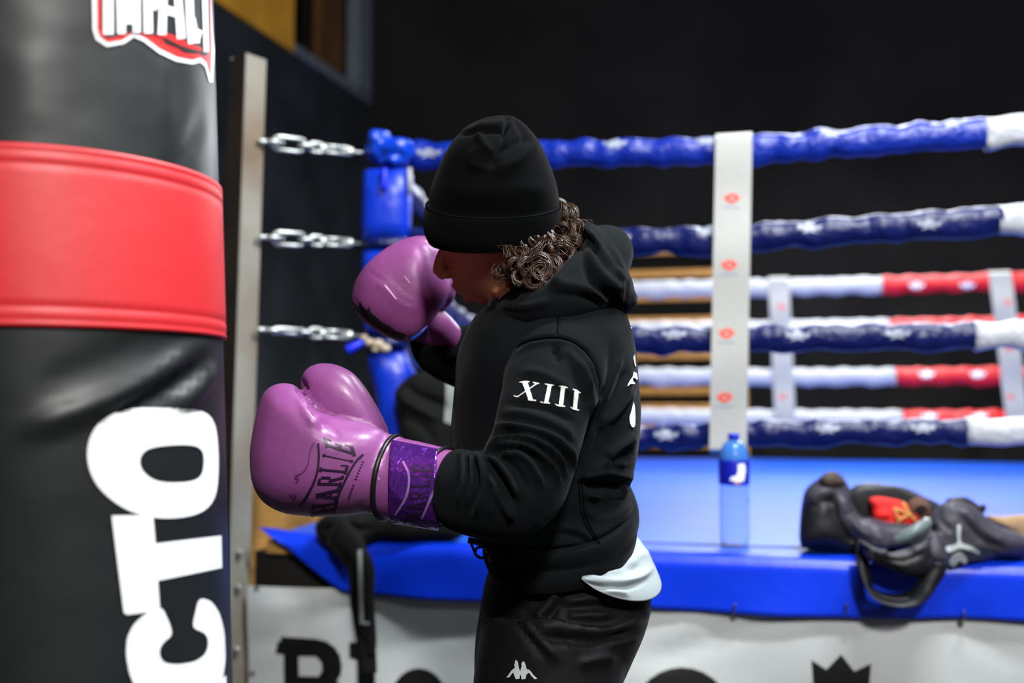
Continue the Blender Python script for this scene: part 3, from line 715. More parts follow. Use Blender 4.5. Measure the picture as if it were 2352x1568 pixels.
decal('logo_ground', [Z1([(575, -600), (580, 0), (582, 175), (598, 222), (645, 255), (735, 240), (795, 196), (865, 224), (955, 292), (1055, 340), (1148, 358), (1200, 342), (1232, 372), (1258, 460), (1262, 300), (1255, 0), (1240, -480)])], bgt, M_logored, bag, off=0.0018, label='red ground of the logo')
decal('logo_ground', [Z1([(600, -580), (602, 0), (604, 170), (640, 232), (730, 212), (800, 188), (890, 208), (960, 225), (985, 262), (1060, 290), (1100, 318), (1190, 322), (1225, 340), (1250, 300), (1246, 0), (1230, -460)])], bgt, M_logoblk, bag, off=0.0024, label='dark inner ground of the logo')
decal('logo_ground', [Z1([(930, 222), (990, 232), (1060, 270), (1120, 290), (1200, 310), (1195, 288), (1120, 262), (1060, 225), (1000, 205), (930, 205)])], bgt, M_logored, bag, off=0.0028, label='red flame stroke under the lettering')
def zl(n, *st): merged_decal('logo_letter', [[Z1(s_[0])] for s_ in st], bgt, M_bagwhite, bag, off=0.0034, label='white logo letter ' + n)
zl('I', stroke((642, -520), (645, 212), 60)); 
zl('M', stroke((705, -505), (722, 208), 48), stroke((722, -300), (762, 150), 34, 40), stroke((800, -300), (768, 150), 34, 40), stroke((808, -490), (812, 200), 44))
zl('P', stroke((868, -470), (880, 205), 52), stroke((905, -460), (912, 60), 40), stroke((880, 20), (935, 40), 60))
zl('A', stroke((985, -420), (960, 212), 38, 50), stroke((1020, -430), (1075, 235), 38, 52), stroke((975, 60), (1060, 85), 52))
zl('C', stroke((1105, -390), (1128, 150), 48), stroke((1128, 110), (1150, 262), 56, 70), stroke((1150, 250), (1182, 180), 60, 40))
zl('T', stroke((1205, -350), (1222, 312), 36, 30))
for k in range(4):
    a = k * math.pi / 2 + 0.6; c = bag_c(2.0) + np.array([math.cos(a), math.sin(a), 0]) * BR
    mk('hanging_strap', *tube([c, bag_c(2.5) + np.array([math.cos(a), math.sin(a), 0]) * 0.02], 0.006, 6), M_steel, bag)
mk('hanging_chain', *tube([bag_c(2.5), bag_c(5.6)], 0.008, 8), M_steel, bag)

# ------------------------------------------------------------------ the boxer
man = empty('person', (0.10, 1.72, 0.0), 'person in black beanie and hoodie with purple boxing gloves, crouched in guard before the bag', 'person')
J = lambda l: np.array([P(*p) for p in l])
def limb(pts, rad, n=24, k=26, sq=1.0):
    p = spline(J(pts), k); r = np.interp(np.linspace(0, 1, k), np.linspace(0, 1, len(rad)), rad)
    V, Fc = tube(p, r, n, True, sq)
    return V, Fc
# --- body: one continuous figure (head with face, neck, trunk, arms with hands, legs with feet)
def hand(w, d, side):                       # fist of five fingers closed inside the glove
    out = []
    d = np.array(d) / np.linalg.norm(d); s = np.cross(d, side); s /= np.linalg.norm(s); n = np.array(side) / np.linalg.norm(side)
    out.append(ell(w + d * 0.045, (0.04, 0.04, 0.035), 14))
    for i, (L, x) in enumerate([(0.040, 0.030), (0.046, 0.010), (0.042, -0.010), (0.034, -0.028)]):
        b = w + d * 0.075 + s * x
        out.append(tube(spline([b - d * 0.02, b + d * L * 0.6, b + d * L * 0.75 + n * 0.028, b + d * 0.01 + n * 0.035], 12), [0.0095] * 12, 8))
    b = w + d * 0.035 + s * 0.038
    out.append(tube(spline([b, b + d * 0.03 + s * 0.006, b + d * 0.045 + n * 0.02, b + d * 0.035 + n * 0.038], 12), [0.011] * 12, 8))
    return out
HD = 1.60
parts = []
# skull and face: slices from brow to jaw, nose towards the bag, chin tucked to the chest
parts.append(loft([sect((1085, 340), (1190, 335), HD - .06, .035, .4, 40), sect((1030, 405), (1250, 400), HD - .04, .058, .4, 40), sect((1006, 470), (1266, 465), HD - .02, .068, .42, 40),
                   sect((1006, 530), (1264, 520), HD, .070, .42, 40), sect((1014, 566), (1250, 560), HD + .003, .069, .40, 40, 2.1), sect((1030, 590), (1240, 590), HD + .010, .062, .36, 40, 2.0), sect((1034, 618), (1232, 620), HD + .022, .054, .34, 40, 1.9),
                   sect((1040, 642), (1226, 650), HD + .032, .047, .32, 40, 1.9), sect((1050, 664), (1225, 680), HD + .042, .040, .30, 40, 1.9), sect((1072, 683), (1220, 705), HD + .050, .034, .28, 40, 1.9), sect((1100, 696), (1215, 722), HD + .056, .026, .25, 40, 1.9)], True))
parts.append(tube([P(1020, 568, HD), P(1013, 592, HD + .006), P(1010, 612, HD + .014), P(1011, 626, HD + .020)], [.007, .0095, .0115, .0125], 14))
parts.append(ell(P(1016, 628, HD + .020), (.0105, .0125, .0105), 14)); parts.append(ell(P(1028, 630, HD + .006), (.0095, .008, .0085), 12)); parts.append(ell(P(1028, 628, HD + .034), (.0095, .008, .0085), 12))
parts.append(ell(P(1047, 656, HD + .032), (.008, .018, .006), 12)); parts.append(ell(P(1056, 669, HD + .036), (.008, .017, .0055), 12)); parts.append(ell(P(1082, 684, HD + .046), (.014, .018, .010), 14))
parts.append(ell(P(1040, 576, HD - .028), (.012, .014, .008), 14)); parts.append(ell(P(1098, 608, HD - .028), (.030, .014, .016), 16))
parts.append(ell(P(1196, 600, HD - .058), (.016, .008, .026), 16)); parts.append(ell(P(1196, 596, HD + .075), (.016, .008, .026), 16))
parts.append(limb([(1200, 640, HD + .01), (1225, 720, 1.63), (1250, 800, 1.66)], [.055, .056, .075]))
# trunk
parts.append(loft([sect((1150, 1450), (1420, 1440), 1.69, .13, .1), sect((1175, 1300), (1420, 1280), 1.69, .13, .15), sect((1110, 1120), (1420, 1080), 1.67, .14, .15), sect((1075, 950), (1440, 950), 1.66, .165, .15), sect((1090, 820), (1435, 820), 1.64, .17, .15), sect((1130, 740), (1410, 740), 1.62, .12, .15)], True))
parts.append(limb([(1300, 790, 1.54), (1262, 930, 1.45), (1190, 1120, 1.40)], [.055, .045, .040])); parts.append(limb([(1190, 1120, 1.40), (1110, 1130, 1.42), (1010, 1112, 1.455), (960, 1104, 1.47)], [.040, .040, .030, .028]))
parts.append(limb([(1250, 790, 1.80), (1130, 830, 1.84), (1015, 815, 1.84)], [.055, .045, .038])); parts.append(limb([(1015, 815, 1.84), (1000, 770, 1.81), (975, 715, 1.79)], [.038, .034, .028]))
parts += hand(P(940, 1100, 1.475), P(800, 1060, 1.5) - P(940, 1100, 1.475), (0.1, 1, 0)); parts += hand(P(970, 720, 1.79), P(935, 620, 1.78) - P(970, 720, 1.79), (1, 0.2, 0))
nk, nf = P(1210, 2030, 1.52), P(1290, 2030, 1.88)
for D, x0, k_, fx in [(1.60, 1270, (1205, 2000, 1.52), 1225), (1.78, 1275, (1240, 2000, 1.86), 1330)]:
    kn_ = P(*k_); hip = P(x0, 1440, D); ank = np.array([kn_[0] + (0.06 if D < 1.7 else 0.16), kn_[1] + 0.01, 0.09])
    parts.append(tube(spline([hip, (hip + kn_) / 2 + (0, 0, 0), kn_, (kn_ + ank) / 2 + (0.025, 0, 0), ank], 24), np.interp(np.linspace(0, 1, 24), [0, .25, .5, .7, 1], [.085, .075, .055, .052, .036]), 20))
    parts.append(tube(spline([ank + (0.03, 0, -0.045), ank + (-0.06, 0, -0.045), ank + (-0.15, 0, -0.062)], 10), np.linspace(.036, .026, 10), 12, True, 0.9))
    if D < 1.7: ank_n, kn_n, hip_n = ank, kn_, hip
    else: ank_f, kn_f, hip_f = ank, kn_, hip
V, Fc = remesh(parts, 0.0034, 5)
body = mk('body', V, Fc, M_skin, man, label='face with lowered head in shadow')
for s_ in (-0.030, 0.040):
    mk('eye', *ell(P(1050, 580, HD + s_ + .012), (.0085, .0085, .0085), 14), M_eye, body)

# --- beanie
def beanie_rings(grow=0.0):
    S = [((986, 549), (1284, 535), 1.618, .096), ((976, 520), (1290, 506), 1.612, .101), ((976, 490), (1290, 482), 1.604, .101), ((981, 470), (1287, 469), 1.598, .099), ((984, 462), (1285, 462), 1.596, .097),
         ((990, 430), (1280, 432), 1.585, .098), ((1003, 395), (1270, 396), 1.573, .094), ((1022, 352), (1252, 352), 1.558, .084), ((1044, 318), (1232, 316), 1.546, .068), ((1070, 292), (1210, 290), 1.538, .048), ((1104, 275), (1190, 273), 1.533, .028), ((1130, 268), (1176, 266), 1.532, .012)]
    return [sect(L, R_, D, h, .42, 96, 2.1) for L, R_, D, h in S]
br = beanie_rings(); dense = [br[0]]
allr = np.array(br)
dense = np.stack([spline(allr[:, j], 90) for j in range(allr.shape[1])], 1)
V, Fc = loft(list(dense), True)
V = folds(V, Fc, [(a_, b_ * 1.7, c_ * 0.9) for a_, b_, c_ in [([(1168, 268), (1160, 300), (1150, 335), (1124, 392)], -0.007, 7), ([(1168, 268), (1158, 300), (1130, 300), (1040, 306)], -0.004, 6), ([(1180, 268), (1200, 300), (1215, 330)], -0.003, 9),
                  ([(1095, 300), (1112, 330), (1128, 352)], 0.004, 9), ([(1106, 330), (1080, 372), (1120, 388)], 0.003, 10), ([(1140, 395), (1185, 370), (1240, 330)], 0.003, 13), ([(1150, 350), (1190, 325), (1215, 318)], -0.003, 10),
                  ([(1175, 275), (1150, 285), (1090, 290)], 0.003, 9), ([(1000, 420), (1100, 440), (1270, 430)], 0.002, 22), ([(990, 548), (1100, 560), (1260, 540)], 0.001, 12)]])
bean = mk('beanie', V, Fc, M_beanie, man, label='black knitted beanie pulled low over the brow')
cuffs = np.array([sect((986 - 2, 551), (1285, 537), 1.618, .097, .42, 96, 2.1), sect((975, 530), (1291, 516), 1.614, .1035, .42, 96, 2.1), sect((973, 500), (1293, 490), 1.606, .105, .42, 96, 2.1), sect((976, 478), (1291, 474), 1.600, .104, .42, 96, 2.1), sect((980, 469), (1288, 468), 1.597, .101, .42, 96, 2.1), sect((986, 474), (1283, 474), 1.598, .097, .42, 96, 2.1)])
dc = np.stack([spline(cuffs[:, j], 30) for j in range(96)], 1)
mk('cuff', *loft(list(dc), False), M_beanie, bean, label='folded cuff of the beanie')
sm_ring = sect((979, 468), (1289, 467.5), 1.597, .1015, .42, 96, 2.1)
mk('cuff_edge', *tube(sm_ring, 0.0011, 6, closed=True), mat('black_edge_yarn', (15, 16, 17), 0.95, spec=0.05), bean)

# --- hair: curls that leave the beanie behind the ear
H = MB(); hr = np.random.default_rng(11)
locks = []
roots = [(1288, 468, 1.585), (1296, 482, 1.60), (1290, 500, 1.575), (1296, 505, 1.60), (1280, 520, 1.56), (1296, 520, 1.62), (1272, 540, 1.535), (1285, 545, 1.56), (1262, 545, 1.525), (1255, 552, 1.53), (1240, 552, 1.515), (1230, 562, 1.52), (1222, 556, 1.505), (1210, 572, 1.512), (1200, 566, 1.503), (1190, 578, 1.508), (1178, 580, 1.508), (1250, 570, 1.54), (1265, 570, 1.56), (1300, 540, 1.64), (1288, 570, 1.60), (1215, 590, 1.52), (1300, 500, 1.64), (1170, 574, 1.505), (1235, 585, 1.53), (1305, 520, 1.67), (1290, 560, 1.68)]
for i, (x, y, D) in enumerate(roots):
    out_x = 26 + hr.uniform(-6, 10) if x > 1255 else hr.uniform(-8, 18)
    Lp = (62 if x > 1255 else 62) + hr.uniform(-12, 26)
    if x < 1200: Lp = 44 + hr.uniform(0, 18); out_x = hr.uniform(-14, 8)
    a = P(x - 4, y - 10, D + .004); b = P(x + out_x, y + Lp * 0.45, D - 0.012); c = P(x + out_x * 0.5 - 6, y + Lp, D - 0.004); d_ = P(x - 16 + hr.uniform(-8, 8), y + Lp + 8, D - .004)
    core = spline([a, b, c, d_], 46); T, N, B = frames(core)
    turns = hr.uniform(1.0, 1.8); rad = hr.uniform(0.009, 0.015); p0 = hr.uniform(0, 6.3); sg = hr.choice([-1, 1])
    for s_ in range(20):
        j = hr.normal(size=3) * 0.0023; ph = p0 + hr.normal() * 0.38; rr_ = rad * hr.uniform(0.6, 1.25); tt = turns * hr.uniform(0.93, 1.07); cut = int(hr.uniform(36, 46))
        u = np.linspace(0, 1, 46)[:cut]
        env = np.clip(u * 3.5, 0, 1)
        p = core[:cut] + (N[:cut] * np.cos(sg * (2 * math.pi * tt * u + ph))[:, None] + B[:cut] * np.sin(sg * (2 * math.pi * tt * u + ph))[:, None]) * (rr_ * env)[:, None] + j * (0.4 + env)[:, None]
        H.add(tube(p, np.linspace(0.0007, 0.0004, cut), 3, False))
# big open ringlets turned to the side of the head
for (x, y, D, Rl, dx, dy) in [(1308, 480, 1.60, 18, 8, 26), (1318, 512, 1.60, 20, 0, 24), (1306, 550, 1.565, 24, -4, 26), (1284, 566, 1.535, 26, -4, 24), (1240, 610, 1.495, 32, 4, 14), (1272, 600, 1.505, 24, -8, 26), (1205, 600, 1.495, 20, 6, 30), (1222, 640, 1.49, 24, 10, 6), (1182, 592, 1.495, 15, -4, 36), (1250, 566, 1.52, 20, 8, 16), (1292, 515, 1.57, 18, 6, 24), (1168, 602, 1.50, 11, -4, 34), (1262, 628, 1.49, 20, -12, 18), (1190, 630, 1.49, 16, 4, 18), (1298, 585, 1.54, 20, -12, 18), (1322, 540, 1.60, 16, -4, 20)]:
    sg = hr.choice([-1, 1]); p0 = hr.uniform(0, 6.3)
    for s_ in range(54):
        k_ = 44; u = np.linspace(0, 1, k_); ph = p0 + hr.normal() * .22; tt = hr.uniform(1.1, 1.7); r0 = Rl * hr.uniform(.72, 1.12); jx, jy, jd = hr.normal() * 2.2, hr.normal() * 2.2, hr.normal() * .004
        q = [P(x + jx + dx * uu + r0 * (1 - .45 * uu) * math.cos(sg * 2 * math.pi * tt * uu + ph), y + jy + dy * uu + r0 * (1 - .45 * uu) * math.sin(sg * 2 * math.pi * tt * uu + ph), D + jd - .012 + .008 * math.sin(2 * math.pi * tt * uu)) for uu in u]
        H.add(tube(q, np.linspace(.0007, .0004, k_), 3, False))
for i in range(46):                          # loose single hairs
    x, y, D = roots[int(hr.integers(len(roots)))]
    a = P(x, y + 6, D - .004); p = spline([a, a + hr.normal(size=3) * 0.014 + (0.010, -0.006, -0.006), a + hr.normal(size=3) * 0.02 + (0.020, -0.01, -0.020), a + hr.normal(size=3) * 0.024 + (0.022, -0.012, -0.036)], 22)
    H.add(tube(p, 0.00035, 3, False))
mk('hair', H.V, H.F, M_hair, man, label='brown curls hanging out under the beanie')
# soft mass under the curls so that no scalp shows
V, Fc = remesh([ell(P(x, y, D + .022), (r, r, r * 1.15), 14) for x, y, D, r in [(1270, 500, 1.61, .030), (1288, 520, 1.62, .026), (1285, 545, 1.60, .028), (1262, 570, 1.56, .028), (1238, 590, 1.535, .024), (1215, 600, 1.525, .022), (1195, 598, 1.522, .018), (1262, 590, 1.6, .03), (1240, 610, 1.57, .024)]], 0.004, 5)
N = normals(V, Fc); V = wob(V, 0.003, 160, 4, N)
mk('hair_undercurls', V, Fc, mat('dark_hair', (26, 18, 13), 0.5), man)

# --- hoodie
torso = [((1125, 1262), (1450, 1222), 1.685, .165, .24), ((1108, 1230), (1457, 1192), 1.685, .172, .24), ((1092, 1205), (1463, 1168), 1.682, .186, .22), ((1072, 1165), (1458, 1138), 1.68, .186, .2), ((1060, 1140), (1438, 1108), 1.678, .178, .2),
         ((1046, 1090), (1452, 1060), 1.675, .186, .2), ((1037, 1020), (1465, 1005), 1.67, .192, .18), ((1040, 930), (1466, 930), 1.665, .200, .18), ((1047, 860), (1461, 860), 1.655, .205, .16),
         ((1058, 790), (1455, 795), 1.645, .203, .16), ((1082, 738), (1446, 745), 1.635, .186, .17), ((1118, 702), (1432, 708), 1.625, .152, .2), ((1152, 672), (1405, 676), 1.615, .110, .22), ((1170, 645), (1370, 650), 1.61, .085, .22)]
sec = np.array([sect(L, R_, D, h, k, 72, 2.35) for L, R_, D, h, k in torso])
td = np.stack([spline(sec[:, j], 60) for j in range(72)], 1)
hp = [loft(list(td), True)]
hp.append(limb([(1318, 738, 1.58), (1300, 790, 1.525), (1276, 850, 1.475), (1252, 930, 1.43), (1228, 1020, 1.40), (1192, 1112, 1.385), (1170, 1128, 1.385)], [.070, .077, .074, .0655, .064, .066, .060], 30, 40))
hp.append(limb([(1215, 1112, 1.385), (1165, 1132, 1.388), (1125, 1134, 1.40), (1085, 1129, 1.415), (1052, 1122, 1.43)], [.062, .066, .0625, .058, .055], 30, 30))
hp.append(limb([(1260, 770, 1.80), (1180, 800, 1.83), (1090, 820, 1.85), (1020, 812, 1.85)], [.078, .072, .064, .052], 26, 30))
hp.append(limb([(1040, 822, 1.85), (1010, 802, 1.84), (1000, 780, 1.825), (995, 762, 1.81)], [.050, .050, .046, .043], 26, 20))
V, Fc = remesh(hp, 0.0031, 9)
z3 = lambda pts: [(900 + x / 2.851, 650 + y / 2.851) for x, y in pts]
z6 = lambda pts: [(900 + x / 3.35, 1100 + y / 3.35) for x, y in pts]
FO = []
def rg(pts, A, w): FO.append((pts, A * 1.65, w * 0.95))
rg(z3([(700, 930), (760, 935), (900, 960), (1050, 1010), (1150, 1100), (1200, 1190)]), .0075, 9)
rg(z3([(640, 1060), (690, 1040), (850, 1005), (950, 1030), (1060, 1100), (1140, 1240)]), .0085, 9)
rg(z3([(700, 985), (880, 990), (1000, 1030), (1100, 1110), (1170, 1220)]), -.006, 7)
rg(z3([(650, 1085), (760, 1060), (870, 1063), (960, 1110), (1050, 1200), (1100, 1300)]), .0085, 9)
rg(z3([(680, 1070), (800, 1035), (930, 1065), (1050, 1160), (1120, 1280)]), -.006, 6)
rg(z3([(690, 1150), (780, 1120), (850, 1130), (920, 1200), (980, 1330)]), .008, 10)
rg(z3([(670, 1110), (780, 1092), (870, 1100), (960, 1180), (1030, 1310)]), -.006, 7)
rg(z3([(630, 1130), (680, 1160), (730, 1200), (800, 1320), (830, 1410)]), .008, 10)
rg(z3([(650, 1120), (740, 1160), (830, 1240), (890, 1350)]), -.006, 8)
rg(z3([(660, 1270), (690, 1330), (730, 1430), (800, 1540)]), .007, 11)
rg(z3([(640, 1180), (680, 1230), (740, 1330), (790, 1450)]), -.005, 10)
rg(z3([(425, 1075), (470, 1150), (480, 1300), (440, 1460)]), .006, 8)
rg(z3([(470, 1080), (520, 1160), (535, 1310), (490, 1480)]), .006, 8)
rg(z3([(445, 1075), (495, 1150), (508, 1300), (465, 1470)]), -.006, 6)
rg(z3([(500, 1085), (555, 1165), (565, 1320), (510, 1500)]), -.006, 6)
rg(z3([(520, 1095), (585, 1180), (610, 1330), (550, 1520)]), .006, 9)
rg(z3([(580, 1110), (640, 1220), (670, 1370), (640, 1530)]), .005, 11)
rg(z3([(860, 580), (1000, 605), (1130, 680), (1210, 780)]), .004, 12)
rg(z3([(1180, 500), (1280, 690), (1305, 860)]), .0055, 11)
rg(z3([(1120, 420), (1230, 560), (1265, 720)]), .004, 12)
rg(z3([(1240, 480), (1330, 680), (1340, 830)]), .004, 8)
rg(z3([(1060, 430), (1090, 520)]), -.004, 9)
rg(z3([(760, 850), (900, 870), (1060, 930), (1180, 1010)]), .006, 11)
rg(z3([(780, 800), (950, 810), (1100, 860), (1200, 920)]), -.004, 10)
# seams
arm_seam = z3([(820, 420), (850, 395), (930, 368), (1010, 357), (1085, 355), (1150, 370), (1210, 398), (1270, 445), (1310, 510), (1340, 590), (1357, 680), (1360, 740)])
rg(arm_seam, -.0045, 4.5); rg(z3([(830, 440), (930, 395), (1080, 385), (1190, 420), (1280, 520), (1325, 640)]), .003, 9)
sh_seam = z3([(1095, 120), (1088, 240), (1082, 355)]); rg(sh_seam, -.003, 3.2)
# back
rg(z3([(1330, 985), (1400, 900), (1470, 800), (1560, 620)]), .005, 10); rg(z3([(1380, 900), (1450, 780), (1540, 560)]), -.004, 9); rg(z3([(1370, 800), (1430, 640), (1500, 480)]), .004, 9)
rg(z3([(1410, 900), (1490, 800), (1580, 700)]), .004, 8); rg(z3([(1350, 880), (1360, 1000), (1310, 1150)]), -.006, 12)
rg(z3([(1390, 1140), (1470, 1070), (1590, 1000)]), .007, 11); rg(z3([(1400, 1180), (1500, 1120), (1590, 1080)]), -.005, 10); rg(z3([(1280, 1230), (1400, 1170), (1540, 1180)]), .006, 12)
rg(z3([(1230, 1275), (1380, 1235), (1480, 1250), (1590, 1280)]), .007, 10); rg(z3([(1270, 1320), (1370, 1330), (1510, 1345)]), -.010, 10); rg(z3([(1260, 1380), (1400, 1370), (1560, 1330)]), .008, 13)
rg(z6([(1480, 200), (1560, 300), (1700, 290), (1860, 200)]), .005, 16); rg(z6([(1300, 380), (1400, 390), (1500, 430)]), .005, 9); rg(z6([(1250, 420), (1370, 430), (1520, 480)]), -.004, 8); rg(z6([(1560, 80), (1640, 110), (1760, 60)]), -.006, 9)
pk = z6([(1432, -220), (1436, 0), (1445, 130), (1458, 260), (1500, 370), (1545, 440), (1580, 500)]); rg(pk, -.0028, 3.2); rg([(x + 7, y) for x, y in pk], -.0028, 3.2)
hem = z6([(1040, 640), (1250, 640), (1500, 560), (1700, 440), (1850, 280)]); rg(z6([(1000, 560), (1300, 545), (1560, 480), (1750, 370), (1850, 250)]), -.006, 6)
V = folds(V, Fc, FO); N = normals(V, Fc); V = wob(V, 0.0011, 55, 21, N)
hoodie = mk('hoodie', V, Fc, M_hoodie, man, label='black fleece hoodie with white numerals on the sleeve'); ht = bvh(V, Fc)
mk('armhole_seam', *tube(np.array([on_mesh(ht, x, y, 0.0006) for x, y in spline(arm_seam, 50)]), 0.0011, 5), M_seam, hoodie)
mk('shoulder_seam', *tube(np.array([on_mesh(ht, x, y, 0.0006) for x, y in spline(sh_seam, 14)]), 0.001, 5), M_seam, hoodie)
for dx in (0, 7): mk('pocket_seam', *tube(np.array([on_mesh(ht, x + dx, y, 0.0006) for x, y in spline(pk[1:], 30)]), 0.0009, 5), M_seam, hoodie)
zx = lambda pts: [(1100 + x / 5.226, 750 + y / 5.226) for x, y in pts]
def glyph(*loops): return [[zx(l)] for l in loops]
num = [glyph([(524, 672), (588, 670), (650, 884), (600, 882)], [(488, 678), (500, 668), (560, 658), (612, 662), (612, 672), (540, 676)], [(592, 872), (655, 878), (690, 884), (686, 894), (600, 886)], [(690, 688), (704, 692), (488, 838), (474, 840)], [(648, 668), (700, 680), (726, 684), (722, 694), (690, 692), (655, 682)], [(418, 826), (450, 838), (492, 836), (480, 848), (440, 846)]),
       glyph([(830, 698), (874, 703), (828, 916), (784, 910)], [(788, 688), (840, 690), (898, 700), (896, 710), (850, 706), (795, 698)], [(735, 898), (770, 908), (852, 916), (850, 926), (790, 920), (745, 910)]),
       glyph([(988, 716), (1036, 724), (1000, 950), (954, 946)], [(956, 712), (1000, 708), (1050, 722), (1066, 738), (1050, 738), (985, 722)], [(908, 928), (940, 942), (1028, 955), (1024, 966), (950, 956), (920, 942)]),
       glyph([(1140, 772), (1184, 782), (1166, 996), (1120, 988)], [(1116, 752), (1160, 762), (1212, 794), (1206, 802), (1160, 780), (1124, 764)], [(1088, 960), (1115, 978), (1194, 998), (1190, 1008), (1130, 996), (1098, 976)])]
for g_, n_ in zip(num, ('X', 'I', 'I', 'I')): merged_decal('numeral', g_, ht, M_thread, hoodie, off=0.0016, step=5, label='white embroidered numeral ' + n_)
zb5 = lambda pts: [(1100 + x / 5.226, 750 + y / 5.226) for x, y in pts]
for l in ([(1806, 12), (1850, 18), (1872, 40), (1874, 66), (1850, 40)], [(1842, 370), (1862, 330), (1868, 420), (1876, 480), (1862, 470)],
          [(1848, 540), (1885, 560), (1896, 620), (1892, 640), (1850, 612), (1836, 625), (1838, 650), (1868, 685), (1815, 692), (1776, 720), (1800, 660), (1836, 600)], [tuple(x) for x in smooth_loop([(1846, 895), (1862, 960), (1868, 1080), (1866, 1180), (1848, 1216), (1820, 1200), (1800, 1150), (1795, 1080), (1815, 1020)], 40, 1)]):
    decal('back_print', [zb5(l)], ht, M_whiteprint, hoodie, off=0.0016, step=4, label='white print wrapping round the back')
# hood
ring_pts = [P(1150, 712, 1.60), P(1200, 716, 1.515), P(1275, 700, 1.475), P(1345, 655, 1.505), P(1392, 585, 1.60), P(1375, 570, 1.70), P(1310, 590, 1.77), P(1220, 640, 1.74), P(1160, 680, 1.67)]
rp = np.vstack([ring_pts, ring_pts[:1]]); rpd = spline(rp, 60)[:-1]
rad = np.interp(np.linspace(0, 1, 59), np.linspace(0, 1, 10), [.022, .028, .034, .044, .042, .040, .040, .032, .024, .022])
hd = [tube(rpd, rad, 18, closed=True)]
hd.append(pillow([(1262, 672), (1300, 622), (1338, 570), (1340, 505), (1362, 508), (1392, 535), (1420, 580), (1440, 625), (1455, 660), (1458, 690), (1450, 716), (1428, 718), (1390, 705), (1340, 690), (1290, 684)], (1385, 640), 1.585, .085, .14, 60, 9))
hd.append(ell(P(1420, 690, 1.60), (.030, .07, .022), 16))
V, Fc = remesh(hd, 0.0033, 7)
HF = [([(1338, 575), (1345, 605), (1372, 650), (1425, 706)], -.010, 11), ([(1330, 565), (1300, 620), (1270, 660)], .006, 14), ([(1345, 560), (1372, 620), (1400, 650), (1440, 665)], .006, 12), ([(1270, 655), (1340, 660), (1400, 690)], .005, 13), ([(1265, 672), (1340, 682), (1400, 704)], -.006, 9),
      ([(1345, 520), (1372, 560), (1402, 610), (1440, 650)], .006, 8), ([(1350, 545), (1380, 590), (1410, 625)], -.008, 9), ([(1400, 560), (1425, 610), (1450, 660)], .003, 8), ([(1436, 640), (1440, 690), (1428, 716)], -.003, 5), ([(1150, 700), (1210, 705), (1270, 690)], .004, 8)]
V = folds(V, Fc, [(a_, b_ * 1.3, c_) for a_, b_, c_ in HF]); N = normals(V, Fc); V = wob(V, 0.0014, 45, 31, N)
mk('hood', V, Fc, M_hoodie, hoodie)
# rib hem
hr_ = [sect((1118, 1275), (1446, 1233), 1.685, .168, .26, 90, 2.35), sect((1110, 1258), (1455, 1216), 1.685, .1745, .26, 90, 2.35), sect((1107, 1235), (1459, 1196), 1.685, .177, .26, 90, 2.35), sect((1108, 1222), (1458, 1186), 1.685, .172, .26, 90, 2.35)]
mk('rib_hem', *loft(list(np.stack([spline(np.array(hr_)[:, j], 16) for j in range(90)], 1)), False), M_rib, hoodie)
cw = limb([(1068, 1126, 1.424), (1050, 1122, 1.43), (1036, 1120, 1.434)], [.0565, .0575, .054], 30, 10)
mk('sleeve_cuff', *cw, M_rib, hoodie)

# --- t-shirt tail
tv = []; nph, nv = 70, 26
for i in range(nph):
    ph = -1.44 + 2.88 * i / (nph - 1)           # 0 = back, + = towards the camera
    for j in range(nv):
        v = j / (nv - 1)
        dr = (max(0, math.cos(ph * 1.09)) ** 0.75)
        c = P(1290, 1222 + 102 * v * dr, 1.69)
        out = 1.0 + 0.10 * math.sin(v * math.pi * 0.62) * dr
        ax = (0.118 + 0.032 * v * dr) * 1.0; hdp = 0.162 + 0.022 * min(1, v * 3)
        f_ = lambda q: math.copysign(abs(q) ** (2 / 2.35), q)
        x = ax * f_(math.cos(ph)) * out; yv = -hdp * f_(math.sin(ph)) * out
        tv.append(c + np.array([x, yv, -0.24 * hdp * math.sin(ph) - (0.0) * v]))
tv = np.array(tv); tf = [(i * nv + j, (i + 1) * nv + j, (i + 1) * nv + j + 1, i * nv + j + 1) for i in range(nph - 1) for j in range(nv - 1)]
TF = [(z6([(1450, 760), (1600, 780), (1750, 790), (1900, 760), (2010, 680)]), .006, 7), (z6([(1560, 700), (1680, 730), (1760, 690), (1900, 640)]), .005, 7), (z6([(1500, 800), (1640, 835), (1800, 830), (1930, 790)]), -.005, 6), (z6([(1640, 850), (1740, 860), (1800, 890)]), .005, 7), (z6([(1780, 640), (1880, 600), (1990, 560)]), .004, 8), (z6([(1700, 690), (1800, 680), (1900, 690)]), -.004, 6), (z6([(1900, 420), (1960, 560), (2000, 650)]), .003, 12)]
tv2 = folds(tv, tf, [(a_, b_ * 1.3, c_) for a_, b_, c_ in TF])
tsh = mk('t_shirt', tv2, tf, M_shirt, man, label='pale grey shirt tail hanging out under the hem')
md = tsh.modifiers.new('s', 'SOLIDIFY'); md.thickness = 0.0025

